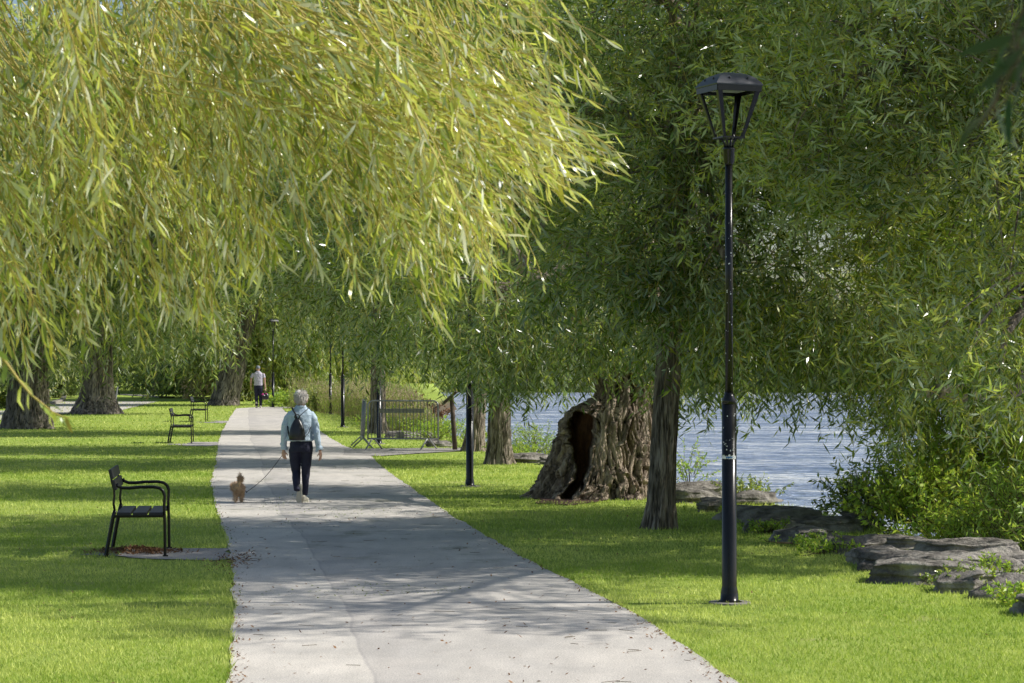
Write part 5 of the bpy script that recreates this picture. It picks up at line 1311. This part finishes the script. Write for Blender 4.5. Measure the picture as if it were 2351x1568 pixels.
SH = [(1230, 1040, .7, .75, 90, 'leafy green bush on the bank just left of the hollow trunk', .055, 'leaf_shrub'), (1195, 1052, .8, .35, 90, 'low weeds spilling over the dark rock near the hollow trunk', .05, 'leaf_shrub'),
      (1270, 1035, .6, .85, 80, 'tall pale weed behind the hollow trunk', .055, 'leaf_shrub'), (1110, 1030, 1.0, .5, 80, 'low shrub between the two straight trunks', .06, 'leaf_shrub'),
      (1000, 1010, 1.3, .6, 120, 'green weeds behind the right end of the barrier', .07, 'leaf_shrub'), (890, 985, 1.2, .6, 120, 'green weeds behind the left part of the barrier', .08, 'leaf_shrub'),
      (1720, 1152, .6, .35, 60, 'small bramble growing over the dark rock by the tall lamp post', .05, 'leaf_mid'), (1580, 1120, .3, .7, 26, 'thin pale twiggy plant at the water beside the slim trunk', .06, 'leaf_shrub'),
      (1640, 1172, .5, .14, 60, 'low bright weeds at the foot of the small rounded boulder', .04, 'leaf_shrub'), (1760, 1225, .6, .16, 70, 'low bright weeds in front of the light jagged rock', .04, 'leaf_shrub'),
      (1870, 1258, .6, .15, 70, 'creeping weeds around the small dark stone', .045, 'leaf_shrub'), (1900, 1272, .5, .14, 50, 'weeds at the grass edge by the large dark block', .045, 'leaf_shrub'),
      (2205, 1352, .4, .18, 50, 'weeds over the low wedge of rock', .04, 'leaf_mid'), (2265, 1335, .4, .22, 50, 'weeds between the massive block and the corner rock', .04, 'leaf_shrub'), (2335, 1390, .3, .2, 30, 'small spiky weed at the right edge of the lawn', .05, 'leaf_shrub')]
for i, (px, py, w, h, n, lb, ll, mm) in enumerate(SH): shrub(px, py, w, h, n, lb, 500 + i, m=mm, ll=ll, lw=ll * .42)
shrub(130, 915, 1.9, 2.6, 420, 'dense dark hedge bush beyond the thick left trunk', 41, m='leaf_far', ll=.2, lw=.09, tm=.25)
shrub(30, 938, 1.5, 1.5, 300, 'low dark bush behind the thick left trunk', 42, m='leaf_far', ll=.2, lw=.09, tm=.3)
shrub(700, 935, 2.4, .8, 260, 'bright green nettles at the end of the path', 43, ll=.16, lw=.08, tm=.6)
shrub(655, 930, 1.8, .7, 200, 'leafy green clump between the far man and the dry weeds', 44, ll=.16, lw=.08, tm=.7)
shrub(745, 945, 1.2, 1.3, 200, 'round brownish green bush by the far lamp post', 45, m='leaf_far', ll=.12, lw=.06, tm=.7)
shrub(485, 921, 1.6, 1.5, 160, 'orange tinged bush near the red sign', 46, m='weed', ll=.2, lw=.09, tm=.9)
shrub(420, 916, 3.0, 2.8, 260, 'twiggy dark shrub beyond the road', 47, m='leaf_far', ll=.3, lw=.12, tm=.35)
# dry brown heap behind the barrier
shrub(952, 982, 1.0, 1.0, 300, 'heap of dead rust brown foliage behind the barrier', 48, m='litter', ll=.10, lw=.05, tm=.5, name='dead_bush', cat='dead bush', up=.6)
# tall dry weeds mass
rg = np.random.default_rng(77); n = 8000
y = rg.uniform(70, 116, n); f = rg.random(n)
xa = np.where(y > 108, path_r(y) + .2, path_r(y) + 1.9 - (y - 70) * .02); xb = shore(y) + .9
xa = np.maximum(xa, np.where(y < 96, ((770 + (96 - y) * 5.0) - HX) / F * y, xa))
x = xa + (xb - xa) * f; hgt = (.5 + .75 * (fbm(np.stack([x * .5, y * .2, x * 0], -1), 2) + .8)) * rg.uniform(.6, 1.1, n)
ok = (xb > xa + .2); x, y, hgt = x[ok], y[ok], np.clip(hgt[ok], .3, 1.9); n = len(x)
O = np.stack([x, y, gz(x, y)], -1); Dr = np.stack([rg.normal(0, .14, n), rg.normal(0, .14, n), np.ones(n)], -1)
P = strands(O, Dr, hgt, np.full(n, .12), 6, .08, rg)
V1, q1 = tubes_arr(P, np.linspace(.007, .003, 6)[None] * np.ones((n, 1)), 3)
V2, f2, t2 = leaves(P, 7, .16, .022, rg, spread=.5, hang=0, t0=.05)
Pt = P[:, 3:]; V3, f3, t3 = leaves(Pt, 9, .06, .026, rg, spread=.5, hang=.0, t0=.45)
tag(make_mesh('tall_weeds', np.concatenate([V1, V3]), [q1, f3[0] + len(V1)], M['weed'], attrs={'tint': np.concatenate([np.full(len(V1), .3), t3])}), 'tall pinkish dry seed heads along the bank beyond the lamp posts', 'weeds', kind='stuff')
tag(make_mesh('undergrowth', V2, f2, M['weed_green'], attrs={'tint': t2}), 'green leaves of the tall weeds along the far bank', 'undergrowth', kind='stuff')

# ------------------------------------------------------------------ litter
rg = np.random.default_rng(31)
def litter(x, y, z, size, asp=.45, flat=.35):
    n = len(x); a = rg.uniform(0, 2 * np.pi, n); s = size * rg.uniform(.5, 1.3, n)
    d = np.stack([np.cos(a), np.sin(a), rg.normal(0, flat, n)], -1); w = np.stack([-np.sin(a), np.cos(a), rg.normal(0, flat, n)], -1) * asp
    c = np.stack([x, y, z], -1); s = s[:, None] / 2
    return np.stack([c - d * s, c + w * s, c + d * s, c - w * s], 1).reshape(-1, 3), np.repeat(rg.random(n), 4)
def on_path(n, d0, d1):
    y = 1 / rg.uniform(1 / d1, 1 / d0, n); e = rg.random(n)
    uu = np.where(e < .35, np.abs(rg.normal(0, .02, n)), np.where(e < .7, 1 - np.abs(rg.normal(0, .025, n)), rg.random(n)))
    return path_l(y) * (1 - uu) + path_r(y) * uu, y
x1, y1 = on_path(1300, 13, 60)
# twigs, loose leaves
x2 = rg.uniform(-6, 4.5, 500); y2 = rg.uniform(13, 34, 500)
bx_, by_ = gp(312, 1268)[:2]; x3 = rg.normal(bx_, .22, 900); y3 = rg.normal(by_, .17, 900)
z3 = .02 + .05 * np.exp(-(((x3 - bx_) / .25) ** 2 + ((y3 - by_) / .18) ** 2)) * rg.random(900)
ex_, ey_ = gp(540, 1290)[:2]; x4 = rg.normal(ex_ - .02, .12, 350); y4 = rg.normal(ey_, .55, 350)
b7x, b7y = b8.x, b8.y
A = [litter(x1, y1, np.full(len(x1), .02), .028), litter(x2, y2, np.full(500, .035), .03), litter(x3, y3, z3, .05, .35, .5), litter(x4, y4, np.full(350, .022), .035)]
V = np.concatenate([a[0] for a in A]); t = np.concatenate([a[1] for a in A])
tag(make_mesh('fallen_leaves', V, [np.arange(len(V)).reshape(-1, 4)], M['litter'], attrs={'tint': t}), 'brown fallen leaves along the path edges and piled under the nearest bench', 'leaves', kind='stuff')
# twigs lying on the path
n = 60; yt = 1 / rg.uniform(1 / 45, 1 / 13.5, n); ut = rg.random(n); xt = path_l(yt) * (1 - ut) + path_r(yt) * ut
Dt = np.stack([rg.normal(0, 1, n), rg.normal(0, .7, n), rg.normal(0, .03, n)], -1)
P = strands(np.stack([xt, yt, np.full(n, .022)], -1), Dt, rg.uniform(.04, .16, n), np.zeros(n), 4, .25, rg); P[..., 2] = .022
V, q_ = tubes_arr(P, np.full((n, 4), .0019), 4)
tag(make_mesh('twig_debris', V, [q_], M['twig_dark']), 'thin dark twigs scattered on the asphalt', 'twigs', kind='stuff')
n = 5200; y = 1 / rg.uniform(1 / 48, 1 / 17, n); uu = np.clip(rg.normal(.55, .28, n), .02, .99); x = path_l(y) * (1 - uu) + path_r(y) * uu
pm = fbm(np.stack([x * .9, y * .55, x * 0], -1), 3); ok = (pm > .12) & (y > 24) | (pm > .38); x, y = x[ok], y[ok]
Vm, tm_ = litter(x, y, np.full(len(x), .02), .024, .5, .3)
tag(make_mesh('moss_debris', Vm, [np.arange(len(Vm)).reshape(-1, 4)], M['moss'], attrs={'tint': tm_}), 'green moss crumbs and willow bits in streaks on the shaded path', 'moss', kind='stuff')

# ------------------------------------------------------------------ light, sky, camera
EL, AZ = math.radians(42), math.radians(1)       # AZ measured from +x towards +y
sd = Vector((math.cos(EL) * math.cos(AZ), math.cos(EL) * math.sin(AZ), math.sin(EL)))
sun = bpy.data.lights.new('sun', 'SUN'); sun.energy = 5.0; sun.angle = math.radians(.53); sun.color = (1.0, .96, .89)
so = bpy.data.objects.new('sun', sun); C.objects.link(so); so.rotation_euler = sd.to_track_quat('Z', 'Y').to_euler()
w = bpy.data.worlds.new('World'); scn.world = w; w.use_nodes = True; nt = w.node_tree
bgn = nt.nodes['Background']; sky = nt.nodes.new('ShaderNodeTexSky'); sky.sky_type = 'NISHITA'; sky.sun_disc = False
sky.sun_elevation = EL; sky.sun_rotation = math.atan2(sd.x, sd.y); sky.air_density = 1.0; sky.dust_density = 1.5
nt.links.new(sky.outputs[0], bgn.inputs[0]); bgn.inputs[1].default_value = .115

cam = bpy.data.cameras.new('camera'); co = bpy.data.objects.new('camera', cam); C.objects.link(co); scn.camera = co
co.location = (0, 0, HC); cam.sensor_width = 36; cam.lens = F / 2351 * 36; cam.clip_end = 2500
co.rotation_euler = (math.radians(90) + math.atan2(HY - 784, F), 0, 0)
cam.dof.use_dof = True; cam.dof.focus_distance = 27; cam.dof.aperture_fstop = 14
scn.view_settings.view_transform = 'Standard'; scn.view_settings.look = 'None'; scn.view_settings.exposure = 0
scn.render.engine = 'CYCLES'
cy = scn.cycles; cy.max_bounces = 4; cy.diffuse_bounces = 2; cy.glossy_bounces = 2; cy.transmission_bounces = 3; cy.transparent_max_bounces = 4
cy.use_denoising = True; cy.sample_clamp_indirect = 6; cy.caustics_reflective = False; cy.caustics_refractive = False
scn.render.threads_mode = 'AUTO'
